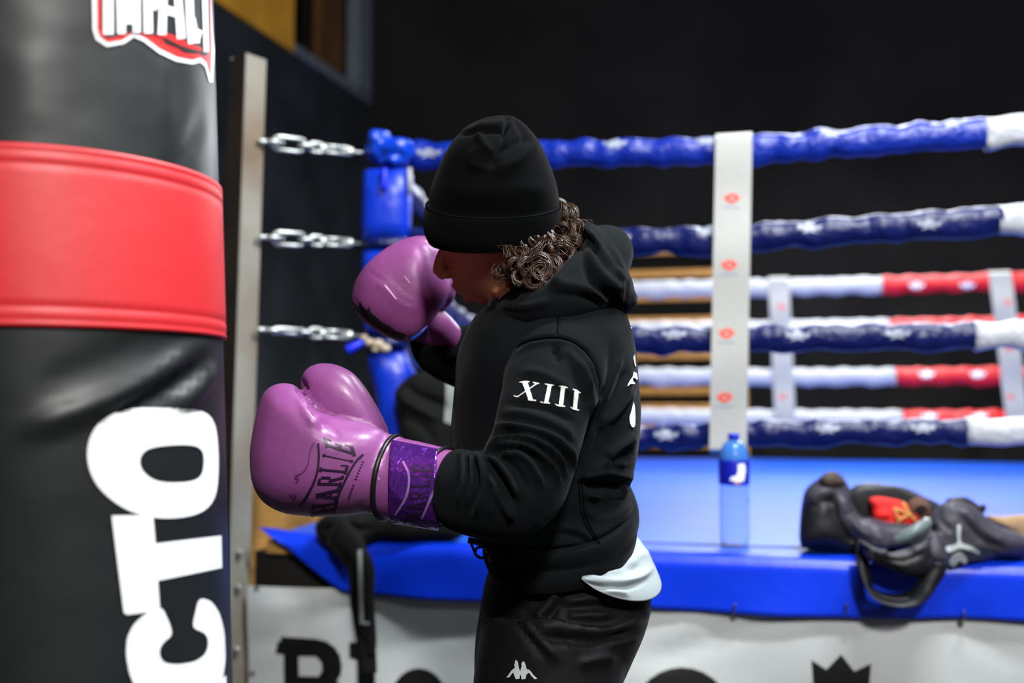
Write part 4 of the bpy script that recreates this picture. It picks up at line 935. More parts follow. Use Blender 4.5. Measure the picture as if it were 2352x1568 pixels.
# --- tracksuit trousers
tr_s = [((1135, 1215), (1440, 1190), 1.69, .14, .2), ((1130, 1255), (1452, 1240), 1.69, .15, .2), ((1128, 1292), (1476, 1290), 1.69, .160, .18), ((1114, 1340), (1490, 1340), 1.69, .168, .15), ((1102, 1400), (1486, 1395), 1.69, .176, .1), ((1094, 1460), (1468, 1455), 1.69, .178, .06), ((1091, 1530), (1440, 1525), 1.69, .172, .0), ((1092, 1580), (1418, 1575), 1.69, .16, .0)]
ts = np.array([sect(L, R_, D, h, k, 60, 2.3) for L, R_, D, h, k in tr_s]); tsd = np.stack([spline(ts[:, j], 24) for j in range(60)], 1)
tp = [loft(list(tsd), True)]
for hip, kn_, ank, rr in [(P(1272, 1440, 1.605), kn_n, ank_n, 1.0), (P(1290, 1440, 1.775), kn_f, ank_f, 1.0)]:
    path = spline([hip, hip * .72 + kn_ * .28, hip * .4 + kn_ * .6, kn_, (kn_ + ank) / 2 + (0.02, 0, 0), ank + (0, 0, -0.01)], 40)
    tp.append(tube(path, np.interp(np.linspace(0, 1, 40), [0, .2, .4, .55, .75, 1], [.118, .116, .095, .080, .075, .060]), 28))
V, Fc = remesh(tp, 0.006, 7)
TR = [(z6([(1100, 1020), (1130, 1060), (1180, 1150), (1240, 1140), (1360, 1160), (1600, 1185), (1800, 1120), (1955, 1040)]), .008, 10), (z6([(1200, 1210), (1350, 1230), (1600, 1240), (1850, 1160)]), -.006, 11), (z6([(1290, 870), (1200, 970), (1120, 1070)]), .008, 9), (z6([(1310, 900), (1260, 1000), (1180, 1100)]), -.007, 8),
      (z6([(930, 1000), (1060, 1150), (1200, 1300), (1280, 1390)]), .007, 9), (z6([(960, 1080), (1080, 1240), (1180, 1360)]), -.005, 9), (z6([(1330, 950), (1550, 925), (1750, 920), (1900, 935), (1975, 1010)]), .007, 9), (z6([(1330, 990), (1550, 970), (1800, 980), (1950, 1040)]), -.006, 9), (z6([(1340, 1060), (1500, 1050), (1700, 1040)]), .005, 9),
      (z6([(1680, 1270), (1800, 1245), (1880, 1220)]), .006, 8), (z6([(1020, 800), (1150, 850), (1280, 870)]), .006, 9), (z6([(1000, 870), (1120, 920), (1220, 930)]), -.005, 9), (z6([(1330, 930), (1345, 1050), (1370, 1180), (1365, 1300)]), -.003, 4), (z6([(1450, 1420), (1600, 1380), (1720, 1370)]), .005, 10)]
V = folds(V, Fc, [(a_, b_ * 1.4, c_) for a_, b_, c_ in TR]); N = normals(V, Fc); V = wob(V, 0.0015, 40, 41, N)
trs = mk('trousers', V, Fc, M_track, man, label='black tracksuit trousers with small white emblem'); tt_ = bvh(V, Fc)
zk = z6
kap = [[zk([(955, 1392), (968, 1394), (974, 1412), (978, 1440), (984, 1462), (990, 1480), (992, 1470), (1002, 1440), (1000, 1420), (1006, 1404), (1020, 1402), (1028, 1416), (1034, 1440), (1042, 1462), (1060, 1466), (1075, 1482), (1090, 1505), (1120, 1534), (1100, 1538), (1075, 1512), (1058, 1488), (1040, 1500), (1030, 1536), (1002, 1540), (996, 1510), (990, 1500), (984, 1536), (956, 1538), (946, 1510), (938, 1486), (925, 1500), (908, 1524), (886, 1526), (905, 1500), (922, 1474), (934, 1464), (950, 1450), (945, 1430), (950, 1412)])]]
merged_decal('emblem', kap, tt_, M_silver, trs, off=0.0016, step=4, label='white emblem of two figures seated back to back')
q0 = P(1078, 1246, 1.56); lp = [P(1082, 1248, 1.56), P(1088, 1262, 1.56), P(1095, 1276, 1.56), P(1108, 1281, 1.56), P(1119, 1272, 1.56), P(1119, 1260, 1.56), P(1108, 1256, 1.56), P(1096, 1258, 1.56), P(1091, 1266, 1.56)]
mk('drawstring', *tube(spline(lp, 40), 0.0022, 7), M_pipe, trs, label='black drawstring loop hanging at the waist')
mk('drawstring', *tube(spline([P(1075, 1240, 1.56), P(1100, 1246, 1.56), P(1120, 1262, 1.57), P(1132, 1290, 1.58)], 20), 0.005, 7), M_pipe, trs, label='knotted end of the drawstring')
for nm, ank in (('n', ank_n), ('f', ank_f)):
    V, Fc = remesh([tube(spline([ank + (0.05, 0, -0.045), ank + (-0.06, 0, -0.04), ank + (-0.17, 0, -0.058)], 14), np.linspace(.044, .032, 14), 14, True, 1.0), ell(ank + (0.0, 0, 0.0), (.052, .048, .045), 16)], 0.006, 4)
    V[:, 2] = np.maximum(V[:, 2], 0.002)
    mk('shoe', V, Fc, M_shoe, man)

# --- gloves
GD = 1.49
fist_o = [(598, 912), (608, 895), (625, 884), (648, 878), (680, 881), (703, 896), (718, 922), (735, 946), (765, 958), (810, 966), (850, 972), (882, 984), (896, 1015), (900, 1068), (895, 1118), (884, 1148), (858, 1172), (805, 1184), (725, 1186), (655, 1181), (614, 1164), (588, 1140), (575, 1100), (575, 1040), (583, 975)]
thumb_o = [(686, 885), (689, 862), (703, 842), (733, 831), (772, 835), (812, 857), (848, 900), (874, 945), (892, 985), (897, 1020), (880, 1040), (820, 1035), (765, 1005), (728, 962), (702, 925)]
fist = pillow(fist_o, (742, 1050), GD, .085, .075, 84, 12, 0.72, 0.95, 0.0, 2)
thumb = pillow(thumb_o, (800, 935), GD + .050, .050, .045, 60, 10, 0.8, 0.95, 0.0, 2)
V, Fc = remesh([fist, thumb, limb([(820, 1075, GD), (905, 1095, GD - .012)], [.062, .060], 24, 8)], 0.0040, 4)
GF = [([(684, 872), (700, 905), (722, 940), (744, 964)], -.022, 9), ([(742, 960), (775, 952), (830, 966), (890, 988)], -.0022, 3.5), ([(705, 930), (720, 960), (735, 985)], .0025, 10), ([(750, 972), (765, 985), (778, 1000)], -.002, 4), ([(690, 905), (700, 940), (728, 980)], .003, 9),
      ([(880, 1000), (870, 1080), (850, 1150)], .002, 16), ([(640, 900), (610, 980), (600, 1080)], .002, 22)]
for k in range(7): GF.append(([(700 + 4 * k, 915 + 10 * k), (722 + 5 * k, 905 + 12 * k)], -.0012, 2.4))
V = folds(V, Fc, GF); N = normals(V, Fc); V = wob(V, 0.0009, 60, 51, N)
glove = mk('boxing_glove', V, Fc, M_purple, man, label='glossy purple boxing glove punching forward, thumb on top'); gt = bvh(V, Fc)
zg = lambda pts: [(560 + x / 3.409, 800 + y / 3.409) for x, y in pts]
def gstroke(a, b, w, w2=None):
    (a, b) = zg([a, b]); return stroke(a, b, w / 3.409, (w2 or w) / 3.409)
# outline lines of the name panel
pl = zg([(582, 742), (588, 830), (580, 940), (552, 1040), (500, 1140), (440, 1230)]); pr = zg([(935, 828), (880, 880), (830, 960), (780, 1060), (740, 1150), (722, 1240)])
def polystroke(p, w):
    p = spline(p, 24); T = np.gradient(p, axis=0); T /= np.linalg.norm(T, axis=1)[:, None]; n = np.stack([-T[:, 1], T[:, 0]], -1)
    return [[tuple(x) for x in np.vstack([p + n * w / 2, (p - n * w / 2)[::-1]])]]
merged_decal('panel_line', [polystroke(pl, 5), polystroke(pr, 5)], gt, M_darkprint, glove, off=0.0012, step=6, label='dark curved lines framing the name')
# slab letters C H A R L I E climbing the back of the glove; each drawn in its own unit cell, u across the line, v along it
def cell(o, ex, ey):
    o = np.array(zg([o])[0]); ex = np.array(ex) / 3.409; ey = np.array(ey) / 3.409
    return lambda x, y: o + ex * x + ey * y
def letter(ch, f, w=0.2):
    W = lambda a, b, k=1.0: stroke(f(*a), f(*b), k)
    out = []
    ux = np.linalg.norm(f(1, 0) - f(0, 0)); uy = np.linalg.norm(f(0, 1) - f(0, 0)); t = ux * w; s_ = uy * 0.11
    V_ = lambda x, y0=0, y1=1: out.append(W((x, y0), (x, y1), t)); S_ = lambda x, y, r=.2: out.append(W((x - r, y), (x + r, y), s_))
    if ch == 'H': V_(.2); V_(.8); out.append(W((.2, .5), (.8, .5), s_)); [S_(x, y) for x in (.2, .8) for y in (.05, .95)]
    if ch == 'A': out.append(W((.16, 0), (.48, 1), t * .8)); out.append(W((.84, 0), (.52, 1), t)); out.append(W((.3, .33), (.7, .33), s_)); S_(.15, .05); S_(.85, .05)
    if ch == 'R': V_(.22); out.append(W((.2, .95), (.68, .95), s_)); out.append(W((.2, .5), (.68, .5), s_)); out.append(W((.75, .52), (.75, .93), t)); out.append(W((.5, .5), (.82, 0), t)); S_(.22, .05); S_(.86, .05, .12)
    if ch == 'L': V_(.25); S_(.25, .95); out.append(W((.05, .05), (.85, .05), s_)); out.append(W((.85, 0), (.85, .3), t * .6))
    if ch == 'I': V_(.5); S_(.5, .05, .28); S_(.5, .95, .28)
    if ch == 'E': V_(.25); out.append(W((.05, .05), (.85, .05), s_)); out.append(W((.05, .95), (.82, .95), s_)); out.append(W((.2, .5), (.65, .5), s_)); out.append(W((.86, 0), (.86, .28), t * .6)); out.append(W((.82, .72), (.82, 1), t * .6)); out.append(W((.66, .38), (.66, .62), t * .6))
    if ch == 'C': V_(.2, .12, .88); out.append(W((.25, .06), (.8, .06), s_)); out.append(W((.25, .94), (.8, .94), s_)); out.append(W((.8, 0.05), (.8, .32), t * .7)); out.append(W((.8, .7), (.8, .95), t * .7))
    return out
# reading upward: letters' tops face the fist (left); cell origin at the foot of each letter
cells = [('E', (880, 850), (-30, -88), (-235, -75)), ('I', (858, 902), (-10, -36), (-235, -50)), ('L', (800, 985), (28, -78), (-215, -20)), ('R', (758, 1080), (30, -88), (-190, -5)), ('A', (728, 1180), (22, -92), (-175, 10)), ('H', (716, 1285), (12, -96), (-190, 30))]
for ch, o, ex, ey in cells: merged_decal('letter', letter(ch, cell(o, ex, ey), .2), gt, M_darkprint, glove, off=0.0014, step=5, label='dark printed letter ' + ch)
small = [gstroke((905, 920), (870, 1040), 22), gstroke((862, 1075), (852, 1110), 22), gstroke((825, 1130), (810, 1170), 20)]
merged_decal('small_lettering', [gstroke((938 - 9 * i, 890 + 22 * i), (922 - 9 * i, 886 + 22 * i), 9) for i in range(7)] + [gstroke((866 - 8 * i, 1070 + 21 * i), (850 - 8 * i, 1066 + 21 * i), 9) for i in range(6)], gt, M_darkprint, glove, off=0.0014, step=5, label='row of small dark lettering')
merged_decal('script', [polystroke(zg([(548, 735), (520, 800), (505, 900), (470, 960), (410, 1000)]), 3.0), polystroke(zg([(420, 985), (400, 1010), (430, 1020), (408, 1050)]), 3), polystroke(zg([(360, 1130), (375, 1150), (410, 1140), (385, 1170)]), 3)], gt, mat('faded_print', (92, 40, 92), 0.5), glove, off=0.0012, step=5, label='faded dark script')
# cuff, strap, piping
CA = [(893, 1096, GD - .012), (950, 1106, GD - .022), (1005, 1116, GD - .034), (1044, 1122, GD - .046)]
V, Fc = limb(CA[:3], [.0605, .0590, .0565], 40, 24); cuff = mk('cuff', V, Fc, M_purple, glove)
V, Fc = limb(CA[2:], [.0545, .0535], 40, 8); N = normals(V, Fc)
mk('cuff_end', V, Fc, M_purple, glove)
cp = spline(J(CA), 60); Tc, Nc, Bc = frames(cp)
def ringat(u, r, rt=0.0045):
    i = int(u * 59); a = np.linspace(0, 2 * math.pi, 48, endpoint=False)
    return tube([cp[i] + r * (math.cos(t) * Nc[i] + math.sin(t) * Bc[i]) for t in a], rt, 8, closed=True)
mk('piping', *ringat(0.03, .0615, .0042), M_pipe, glove); mk('piping', *ringat(0.76, .0568, .003), M_pipe, glove)
# foil strap patch on the side towards the camera
sv = []; cs = []
for u in np.linspace(0.08, 0.70, 26):
    i = int(u * 59); c = cp[i]
    for ph in np.linspace(0, 1, 40):
        ang = math.radians(62 - 150 * ph); r = 0.0608 - 0.0035 * u
        dirv = np.array([0, -math.cos(ang), math.sin(ang)]); sv.append(c + dirv * (r + .0022))
sf = [(i * 40 + j, (i + 1) * 40 + j, (i + 1) * 40 + j + 1, i * 40 + j + 1) for i in range(25) for j in range(39)]
sp_ = mk('strap', sv, sf, M_foil, glove, label='shiny purple foil strap'); md = sp_.modifiers.new('s', 'SOLIDIFY'); md.thickness = 0.003; md.offset = 1
sbt = bvh(np.array(sv), sf)
cells2 = [('E', (1490, 985), (0, -70), (-165, -10)), ('I', (1480, 1025), (2, -34), (-160, -5)), ('L', (1462, 1095), (6, -62), (-155, 0)), ('R', (1448, 1180), (8, -72), (-150, 5)), ('A', (1430, 1262), (10, -74), (-150, 8)), ('H', (1400, 1335), (16, -70), (-145, 20))]
for ch, o, ex, ey in cells2: merged_decal('strap_letter', letter(ch, cell(o, ex, ey), .2), sbt, M_darkprint, glove, off=0.0035, step=5, label='dark raised letter ' + ch + ' on the strap')
merged_decal('strap_line', [polystroke(zg([(1250, 890), (1300, 1000), (1280, 1150), (1190, 1290)]), 5), polystroke(zg([(1545, 890), (1540, 1020), (1480, 1150), (1400, 1320)]), 5)], sbt, mat('pale_foil', (190, 140, 220), 0.25, metal=0.6), glove, off=0.004, step=6, label='pale raised rib on the strap')

guard_o = [(985, 541), (962, 539), (930, 547), (898, 563), (865, 585), (836, 612), (815, 645), (807, 680), (811, 708), (833, 738), (868, 763), (905, 783), (935, 789), (965, 778), (988, 752), (1003, 722), (1022, 698), (1035, 668), (1033, 640), (1021, 600), (1006, 562)]
g1 = pillow(guard_o, (925, 668), 1.775, .062, .065, 80, 12, 0.75, 0.95, 0, 2)
V, Fc = remesh([g1, pillow([(1000, 560), (985, 545), (1005, 548), (1030, 600), (1050, 650), (1045, 690), (1015, 720), (985, 700), (970, 640)], (1010, 640), 1.80, .035, .05, 50, 8)], 0.0045, 6)
V = folds(V, Fc, [([(850, 625), (885, 650), (925, 690), (960, 700)], -.0016, 4), ([(815, 690), (845, 735), (900, 775), (945, 782)], -.004, 6), ([(870, 640), (920, 690), (965, 712)], .0025, 16), ([(958, 555), (970, 600), (985, 690)], -.002, 10), ([(965, 548), (985, 556), (1000, 568)], -.003, 5)])
N = normals(V, Fc); V = wob(V, 0.0009, 60, 52, N)
g2 = mk('boxing_glove', V, Fc, M_purple2, man, label='scuffed purple boxing glove held up before the face'); g2t = bvh(V, Fc)
zq = lambda pts: [(780 + x / 5.228, 520 + y / 5.228) for x, y in pts]
merged_decal('scuff', [[zq([(135, 860), (170, 900), (230, 960), (260, 900), (280, 960), (330, 1000), (360, 960), (380, 1030), (450, 1090), (520, 1150), (600, 1190), (680, 1250), (800, 1290), (780, 1340), (650, 1290), (500, 1210), (380, 1140), (270, 1060), (190, 990), (140, 930)])]], g2t, M_scuff, g2, off=0.001, step=6, label='black scuffs along the lower edge')
merged_decal('scratch', [polystroke(zq([(545, 705), (590, 760), (680, 870)]), 1.6), polystroke(zq([(780, 595), (845, 680)]), 1.2)], g2t, mat('pale_scratch', (230, 190, 226), 0.4), g2, off=0.001, step=5, label='fine pale scratches')
mk('piping', *tube(np.array([on_mesh(g2t, x, y, 0.001) for x, y in spline(zq([(850, 1352), (930, 1310), (1000, 1250), (1050, 1200)]), 20)]), 0.0034, 7), M_bluepipe, g2, label='blue piping at the wrist')
mk('piping', *tube(np.array([on_mesh(g2t, x, y, 0.0005) for x, y in spline(zq([(300, 1080), (450, 1190), (600, 1285), (760, 1350)]), 24)]), 0.002, 7), M_pipe, g2)
mk('cuff', *limb([(965, 735, 1.79), (994, 752, 1.80), (1016, 776, 1.82), (1026, 790, 1.83)], [.036, .037, .037, .035], 26, 12), M_purple2, g2)

# ------------------------------------------------------------------ water bottle
bb = P(1688, 1250, 2.93); bb[2] = MATZ + 0.004
bot = empty('water_bottle', tuple(bb), 'clear plastic water bottle with blue label and blue cap on the ring edge', 'bottle')
outer = [(.0, .004), (.026, .0), (.036, .002), (.0415, .012), (.043, .03), (.0425, .06), (.0425, .10), (.0425, .135), (.0405, .142), (.0425, .150), (.0405, .158), (.0425, .166), (.0405, .174), (.043, .182), (.0435, .19), (.0435, .25), (.042, .262), (.037, .278), (.028, .292), (.018, .303), (.0145, .308), (.0145, .318)]
def wall_lathe(prof, th):
    return lathe(prof + [(max(0.0005, r - th), z) for r, z in prof[::-1]], bb, 40)
mk('body', *wall_lathe([(max(r, .0008), z) for r, z in outer], .0012), M_pet, bot)
mk('shoulder', *lathe([(.0440, .236), (.0442, .25), (.0428, .263), (.0376, .279), (.0286, .293), (.0186, .304), (.0175, .303), (.0275, .292), (.0365, .278), (.0417, .262), (.0430, .25), (.0430, .236)], bb, 40), M_petblue, bot, label='blue tinted shoulder')
V, Fc = lathe([(.0442, .176), (.0446, .178), (.0446, .246), (.0442, .248), (.0436, .247), (.0436, .177)], bb, 48); mk('label', V, Fc, M_label, bot, label='blue paper label'); lt = bvh(V, Fc)
zbt = lambda pts: [(1600 + x / 5.228, 980 + y / 5.228) for x, y in pts]
merged_decal('label_print', [[zbt([(495, 450), (575, 440), (585, 520), (565, 650), (500, 660), (400, 640), (420, 600), (480, 590), (500, 520)])]], lt, M_whiteprint, bot, off=.0008, step=4, label='white shape printed on the label')
merged_decal('label_print', [[zbt([(455, 655), (515, 655), (510, 685), (465, 685)])]], lt, mat('orange_print', (220, 130, 40), .5), bot, off=.001, step=4, label='small orange print')
mk('cap', *lathe([(.0005, .324), (.0155, .324), (.0165, .321), (.0165, .306), (.0150, .305), (.0150, .318), (.0005, .319)], bb, 32), M_cap, bot, label='blue screw cap')

# ------------------------------------------------------------------ sports bag
duf = empty('duffel_bag', tuple(P(2090, 1270, 2.78) * np.array([1, 1, 0]) + np.array([0, 0, MATZ])), 'open charcoal sports bag with silver emblem lying on the ring edge', 'bag')
zd = lambda pts: [(1800 + x / 4.127, 1050 + y / 4.127) for x, y in pts]
left_o = zd([(130, 855), (140, 780), (165, 600), (180, 430), (205, 300), (290, 215), (380, 145), (480, 120), (530, 160), (590, 250), (640, 330), (700, 470), (760, 600), (860, 690), (880, 780), (850, 880), (690, 930), (500, 905), (300, 875)])
right_o = zd([(1380, 560), (1480, 480), (1560, 390), (1640, 395), (1760, 440), (1880, 545), (1950, 600), (2120, 680), (2290, 745), (2460, 820), (2420, 890), (2280, 945), (2000, 980), (1800, 1020), (1640, 1070), (1560, 1080), (1440, 960), (1400, 800)])
belly_o = zd([(700, 760), (820, 860), (900, 900), (1050, 930), (1200, 900), (1320, 800), (1420, 660), (1520, 800), (1580, 1000), (1500, 1110), (1330, 1165), (1200, 1150), (1050, 1090), (900, 1015), (760, 960)])
back_o = zd([(600, 330), (700, 250), (800, 243), (1080, 245), (1200, 310), (1330, 380), (1500, 430), (1500, 560), (1400, 500), (1250, 470), (1100, 430), (900, 400), (760, 430), (680, 470), (640, 420)])
DB = 2.80
pcs = [pillow(left_o, zd([(450, 650)])[0], DB + .02, .09, .10, 64, 8, .7, .9), pillow(right_o, zd([(1750, 780)])[0], DB - .12, .07, .12, 64, 8, .7, .9), pillow(belly_o, zd([(1180, 1010)])[0], DB - .18, .05, .10, 64, 8, .75, .9), pillow(back_o, zd([(1000, 330)])[0], DB + .13, .035, .03, 64, 6, .7, .9)]
fl = pillow(zd([(300, 850), (700, 880), (1500, 900), (1900, 900), (1900, 760), (1300, 640), (700, 560), (400, 500)]), zd([(1100, 780)])[0], DB + .0, .07, .09, 50, 6, .6, .9)
V, Fc = remesh(pcs + [fl], 0.0055, 5)
DFo = [(zd([(540, 330), (560, 480), (640, 620), (800, 720), (870, 720)]), .018, 16), (zd([(640, 360), (700, 520), (780, 640), (880, 690)]), -.012, 10), (zd([(460, 330), (500, 520), (600, 720), (720, 860)]), -.014, 14), (zd([(560, 560), (640, 520), (720, 500)]), -.004, 5), (zd([(860, 860), (1000, 930), (1180, 905), (1320, 830)]), .012, 8), (zd([(900, 720), (960, 860), (1000, 920)]), .008, 8), (zd([(930, 920), (1100, 975), (1300, 920)]), -.010, 7),
       (zd([(1400, 640), (1430, 800), (1440, 960), (1540, 1060)]), -.014, 9), (zd([(1640, 500), (1760, 640), (1900, 780), (2100, 880)]), -.010, 7), (zd([(1720, 520), (1880, 690), (2100, 800)]), .008, 9), (zd([(1480, 520), (1600, 480), (1760, 560)]), .008, 12), (zd([(1950, 780), (1980, 880), (2020, 950)]), -.006, 8), (zd([(1500, 1020), (1700, 960), (2000, 900)]), -.006, 12), (zd([(240, 420), (330, 340), (480, 300)]), .008, 10), (zd([(250, 480), (380, 420), (480, 400)]), -.008, 12), (zd([(1450, 560), (1520, 640), (1600, 700)]), -.006, 8)]
V = folds(V, Fc, DFo); N = normals(V, Fc); V = wob(V, 0.0028, 45, 61, N)
V[:, 2] = np.where((V[:, 2] < MATZ + .003) & (((V - RC) @ d2) > B0 - 0.012), MATZ + .003, V[:, 2])
dm = mk('body', V, Fc, M_duf, duf); dt = bvh(V, Fc)
merged_decal('end_panel', [[sm(zd([(140, 840), (165, 640), (190, 440), (330, 420), (440, 350), (520, 340), (540, 560), (640, 720), (720, 800), (840, 870), (690, 915), (500, 890), (300, 865)]), 80, 1)]], dt, M_dufblk, dm, off=.0012, step=9, label='black end panel of the bag')
merged_decal('under_panel', [[sm(zd([(840, 900), (940, 930), (1100, 955), (1250, 900), (1370, 840), (1440, 980), (1540, 1060), (1480, 1100), (1330, 1150), (1200, 1135), (1050, 1075), (900, 1000)]), 80, 1)]], dt, M_dufblk, dm, off=.0012, step=9, label='black underside panel')
merged_decal('emblem', [[sm(zd([(1640, 640), (1665, 628), (1682, 650), (1672, 720), (1668, 780), (1690, 815), (1760, 835), (1830, 868), (1865, 900), (1845, 918), (1780, 885), (1700, 862), (1650, 862), (1600, 890), (1545, 905), (1520, 850), (1560, 835), (1620, 828), (1648, 800), (1640, 720)]), 70, 1)],
                          [sm(zd([(1560, 980), (1600, 920), (1670, 890), (1720, 930), (1745, 1010), (1700, 1005), (1680, 970), (1640, 985), (1620, 1035), (1575, 1020)]), 40, 1)]], dt, M_silver, dm, off=.0025, step=6, label='silver leaping emblem with a small mark below')
# dark inside of the bag
V, Fc = pillow(zd([(640, 370), (760, 300), (1050, 280), (1250, 370), (1440, 480), (1460, 620), (1380, 700), (1250, 760), (1060, 830), (900, 780), (760, 650), (680, 500)]), zd([(1050, 540)])[0], DB + .03, .012, .05, 60, 6, .6)
mk('lining', V, Fc, mat('black_lining', (9, 9, 11), .8), duf, label='black lining inside the open top')
V, Fc = limb([zd([(1060, 790)])[0] + (DB - .16,), zd([(1160, 745)])[0] + (DB - .17,), zd([(1290, 670)])[0] + (DB - .17,), zd([(1390, 610)])[0] + (DB - .13,)], [.012, .016, .016, .012], 14, 20)
mk('grip', V, Fc, mat('grey_grip', (92, 104, 104), .35, spec=.5), duf, label='grey padded grip across the opening')
mk('zip_pull', *ell(P(*zd([(1348, 585)])[0], DB - .052), (.008, .006, .005), 10), M_steel, duf)
hl = zd([(770, 800), (745, 900), (760, 1020), (790, 1150), (830, 1270), (880, 1330), (1000, 1375), (1130, 1385), (1250, 1350), (1340, 1270), (1400, 1180), (1470, 1080), (1480, 1000)])
dl = np.interp(np.linspace(0, 1, 13), [0, .2, .45, .75, 1], [2.66, 2.63, 2.60, 2.58, 2.58])
hp_ = spline([P(x, y, d_) for (x, y), d_ in zip(hl, dl)], 60)
wdv = np.cross(np.gradient(hp_, axis=0), np.array([0, 1.0, 0.0])); wdv /= np.linalg.norm(wdv, axis=1)[:, None]
tw = np.clip(np.abs(np.linspace(-1, 1, 60)) * 1.6 - .3, 0, 1)
wdv = wdv * (0.35 + 0.65 * tw)[:, None] + np.array([0, 1.0, 0]) * (1 - tw)[:, None]; wdv /= np.linalg.norm(wdv, axis=1)[:, None]
V, Fc = ribbon(hp_, 0.034, 0.004, wdv); mk('handle', V, Fc, M_dufblk, duf, True, label='black webbing handle hanging over the skirt')
hp2 = hp_[14:50] + np.array([0.004, 0.02, 0.012]); V, Fc = ribbon(hp2, 0.03, 0.004, wdv[14:50]); mk('handle', V, Fc, M_dufblk, duf, True, label='second black webbing handle behind the first')
V, Fc = limb([zd([(1560, 430)])[0] + (DB + .03,), zd([(1700, 420)])[0] + (DB + .03,), zd([(1840, 500)])[0] + (DB + .02,), zd([(1890, 470)])[0] + (DB + .03,)], [.012, .016, .014, .010], 10, 16)
mk('side_strap', V, Fc, M_dufblk, duf)
V, Fc = pillow(zd([(330, 200), (400, 140), (480, 122), (530, 165), (590, 245), (520, 290), (420, 310), (350, 290)]), zd([(450, 220)])[0], DB - .02, .05, .03, 40, 6)
mk('tag', V, Fc, mat('brown_trim', (64, 52, 44), .7), duf, label='brown trim on the bag end')

V, Fc = pillow(zd([(800, 390), (850, 370), (950, 375), (1100, 405), (1180, 440), (1260, 540), (1310, 610), (1250, 660), (1150, 720), (1060, 760), (990, 735), (870, 670), (850, 600), (830, 480)]), zd([(1040, 560)])[0], DB + .005, .035, .03, 60, 8, .65)
V = folds(V, Fc, [(zd([(830, 480), (950, 460), (1080, 470)]), -.004, 7), (zd([(850, 560), (960, 540), (1060, 560)]), .004, 8), (zd([(900, 620), (1000, 600), (1100, 640)]), -.003, 7), (zd([(1120, 500), (1180, 560), (1220, 640)]), .003, 9)])
red = empty('red_garment', tuple(V.min(0)), 'red garment with tan cord packed in the open bag', 'garment')
mk('cloth', V, Fc, M_redcloth, red); rtree = bvh(V, Fc)
for pts in ([(1050, 480), (1070, 540), (1090, 590), (1180, 545), (1200, 540)], [(1085, 590), (1075, 650), (1040, 740)], [(1130, 430), (1170, 500), (1220, 570), (1270, 640)], [(1070, 490), (1120, 510), (1180, 545)]):
    q = [on_mesh(rtree, x, y, .003) for x, y in spline(zd(pts), 18)]
    mk('cord', *tube(np.array(q), .0045, 7), M_tan, red, label='tan cord')
c = P(*zd([(1290, 520)])[0], DB - .02)
a = np.linspace(0, 2 * math.pi, 24, endpoint=False)
wrp = cat_vf(*[tube([c + np.array([r * math.cos(t), dy - .01 * math.sin(t), r * 1.15 * math.sin(t)]) for t in a], .0055, 7, closed=True) for r, dy in ((.020, 0), (.026, .006), (.031, .014))])
mk('hand_wrap', *wrp, mat('brown_wrap', (96, 66, 54), .8, bump=.3, bscale=60), None, label='brown rolled hand wrap beside the red garment in the bag', cat='wrap')
V, Fc = pillow([(2262, 1180), (2290, 1186), (2330, 1182), (2380, 1178), (2420, 1200), (2420, 1262), (2380, 1270), (2330, 1240), (2285, 1212)], (2345, 1222), 2.90, .06, .07, 50, 7, .7)
V = folds(V, Fc, [([(2270, 1190), (2310, 1200), (2352, 1190)], .006, 8), ([(2290, 1205), (2330, 1225), (2370, 1240)], -.006, 8)]); V[:, 2] = np.maximum(V[:, 2], MATZ + .003)
mk('folded_cloth', V, Fc, M_beige, None, label='folded beige cloth behind the end of the sports bag', cat='cloth')

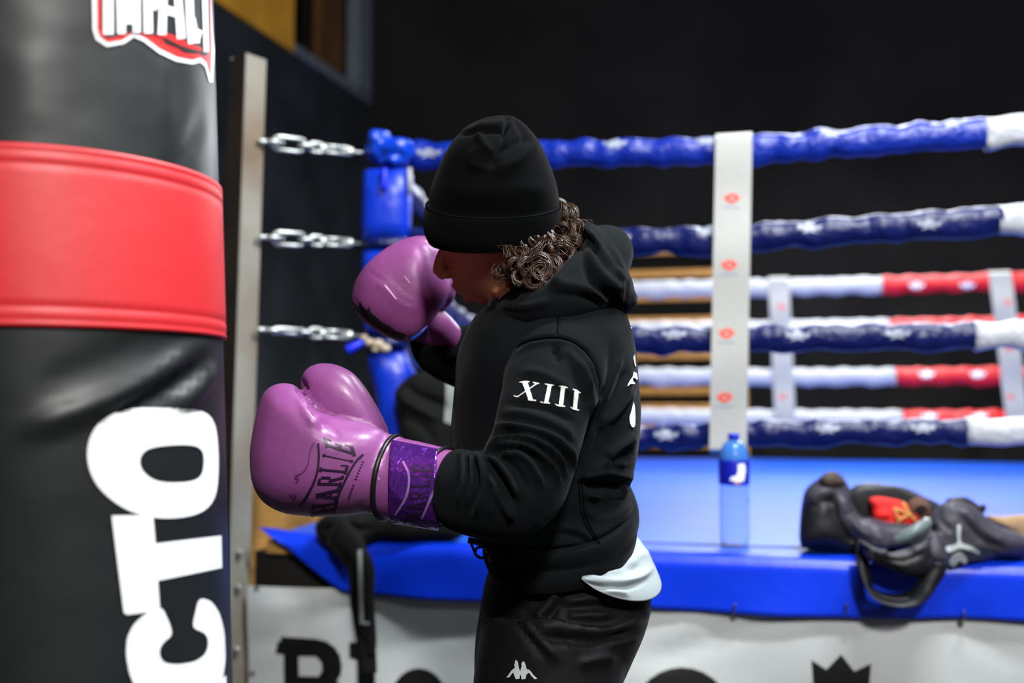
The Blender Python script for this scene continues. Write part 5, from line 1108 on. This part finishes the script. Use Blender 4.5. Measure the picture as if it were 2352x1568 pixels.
# ------------------------------------------------------------------ jacket over the ropes and the ring edge
jk = empty('tracksuit_jacket', tuple(R(0.15, -0.1, MATZ)), 'black tracksuit jacket with grey stripes hung on the ring corner, sleeve dangling', 'jacket')
bodyj = pillow([(905, 905), (925, 870), (955, 848), (1000, 850), (1055, 862), (1110, 880), (1110, 1000), (1090, 1120), (1080, 1235), (1000, 1240), (900, 1238), (905, 1130), (915, 1040), (915, 960)], (1000, 1040), 3.22, .05, .05, 70, 8, .6)
low = pillow([(718, 1215), (728, 1190), (760, 1178), (820, 1175), (900, 1170), (1000, 1175), (1060, 1190), (1070, 1232), (1000, 1240), (900, 1242), (855, 1240), (800, 1300), (770, 1275), (735, 1250)], (840, 1212), 3.02, .05, .08, 60, 7, .65)
V, Fc = remesh([bodyj, low], 0.007, 5)
V[:, 2] = np.where((V[:, 2] < MATZ + .004) & (((V - RC) @ d2) > B0 - 0.012), MATZ + .004, V[:, 2])
V = folds(V, Fc, [([(915, 905), (940, 925), (975, 945), (1010, 965)], .014, 10), ([(925, 880), (955, 905), (1000, 925), (1030, 940)], -.012, 11), ([(930, 960), (970, 980), (1000, 1020)], -.010, 11), ([(745, 1200), (790, 1195), (840, 1200)], .008, 8), ([(735, 1215), (790, 1212), (850, 1216)], -.008, 7)])
N = normals(V, Fc); V = wob(V, 0.004, 35, 71, N)
jm = mk('body', V, Fc, M_jacket, jk)
jt = bvh(V, Fc)
merged_decal('stripe', [[[(1024, 872), (1050, 874), (1046, 955), (1038, 975), (1020, 968), (1024, 920)]]], jt, M_stripe, jm, off=.002, step=8, label='pale grey stripe on the jacket')
slv = spline([P(775, 1225, 2.97), P(805, 1258, 2.93), P(826, 1300, 2.92), P(832, 1370, 2.92), P(838, 1430, 2.92), P(842, 1470, 2.92), P(842, 1500, 2.92)], 40)
VF = tube(slv, np.interp(np.linspace(0, 1, 40), [0, .2, .4, .8, 1], [.055, .052, .046, .036, .028]), 24, True, 0.55)
V, Fc = VF; V = folds(V, Fc, [([(795, 1260), (815, 1290), (800, 1330)], .006, 9), ([(800, 1300), (812, 1360), (815, 1420)], -.007, 9), ([(850, 1270), (846, 1360), (852, 1440)], .005, 8)]); N = normals(V, Fc); V = wob(V, 0.003, 60, 72, N)
sj = mk('sleeve', V, Fc, M_jacket, jk, label='black sleeve dangling over the skirt'); sjt = bvh(V, Fc)
merged_decal('stripe', [[[(822, 1262), (832, 1262), (834, 1340), (836, 1425), (850, 1428), (848, 1434), (828, 1432), (824, 1340)]]], sjt, M_stripe, sj, off=.002, step=8, label='grey stripe down the sleeve')
cv = spline([P(840, 1462, 2.92), P(842, 1500, 2.92), P(844, 1545, 2.92)], 16); mk('cuff', *tube(cv, [.028] * 16, 20, True, .6), M_jacket, sj)
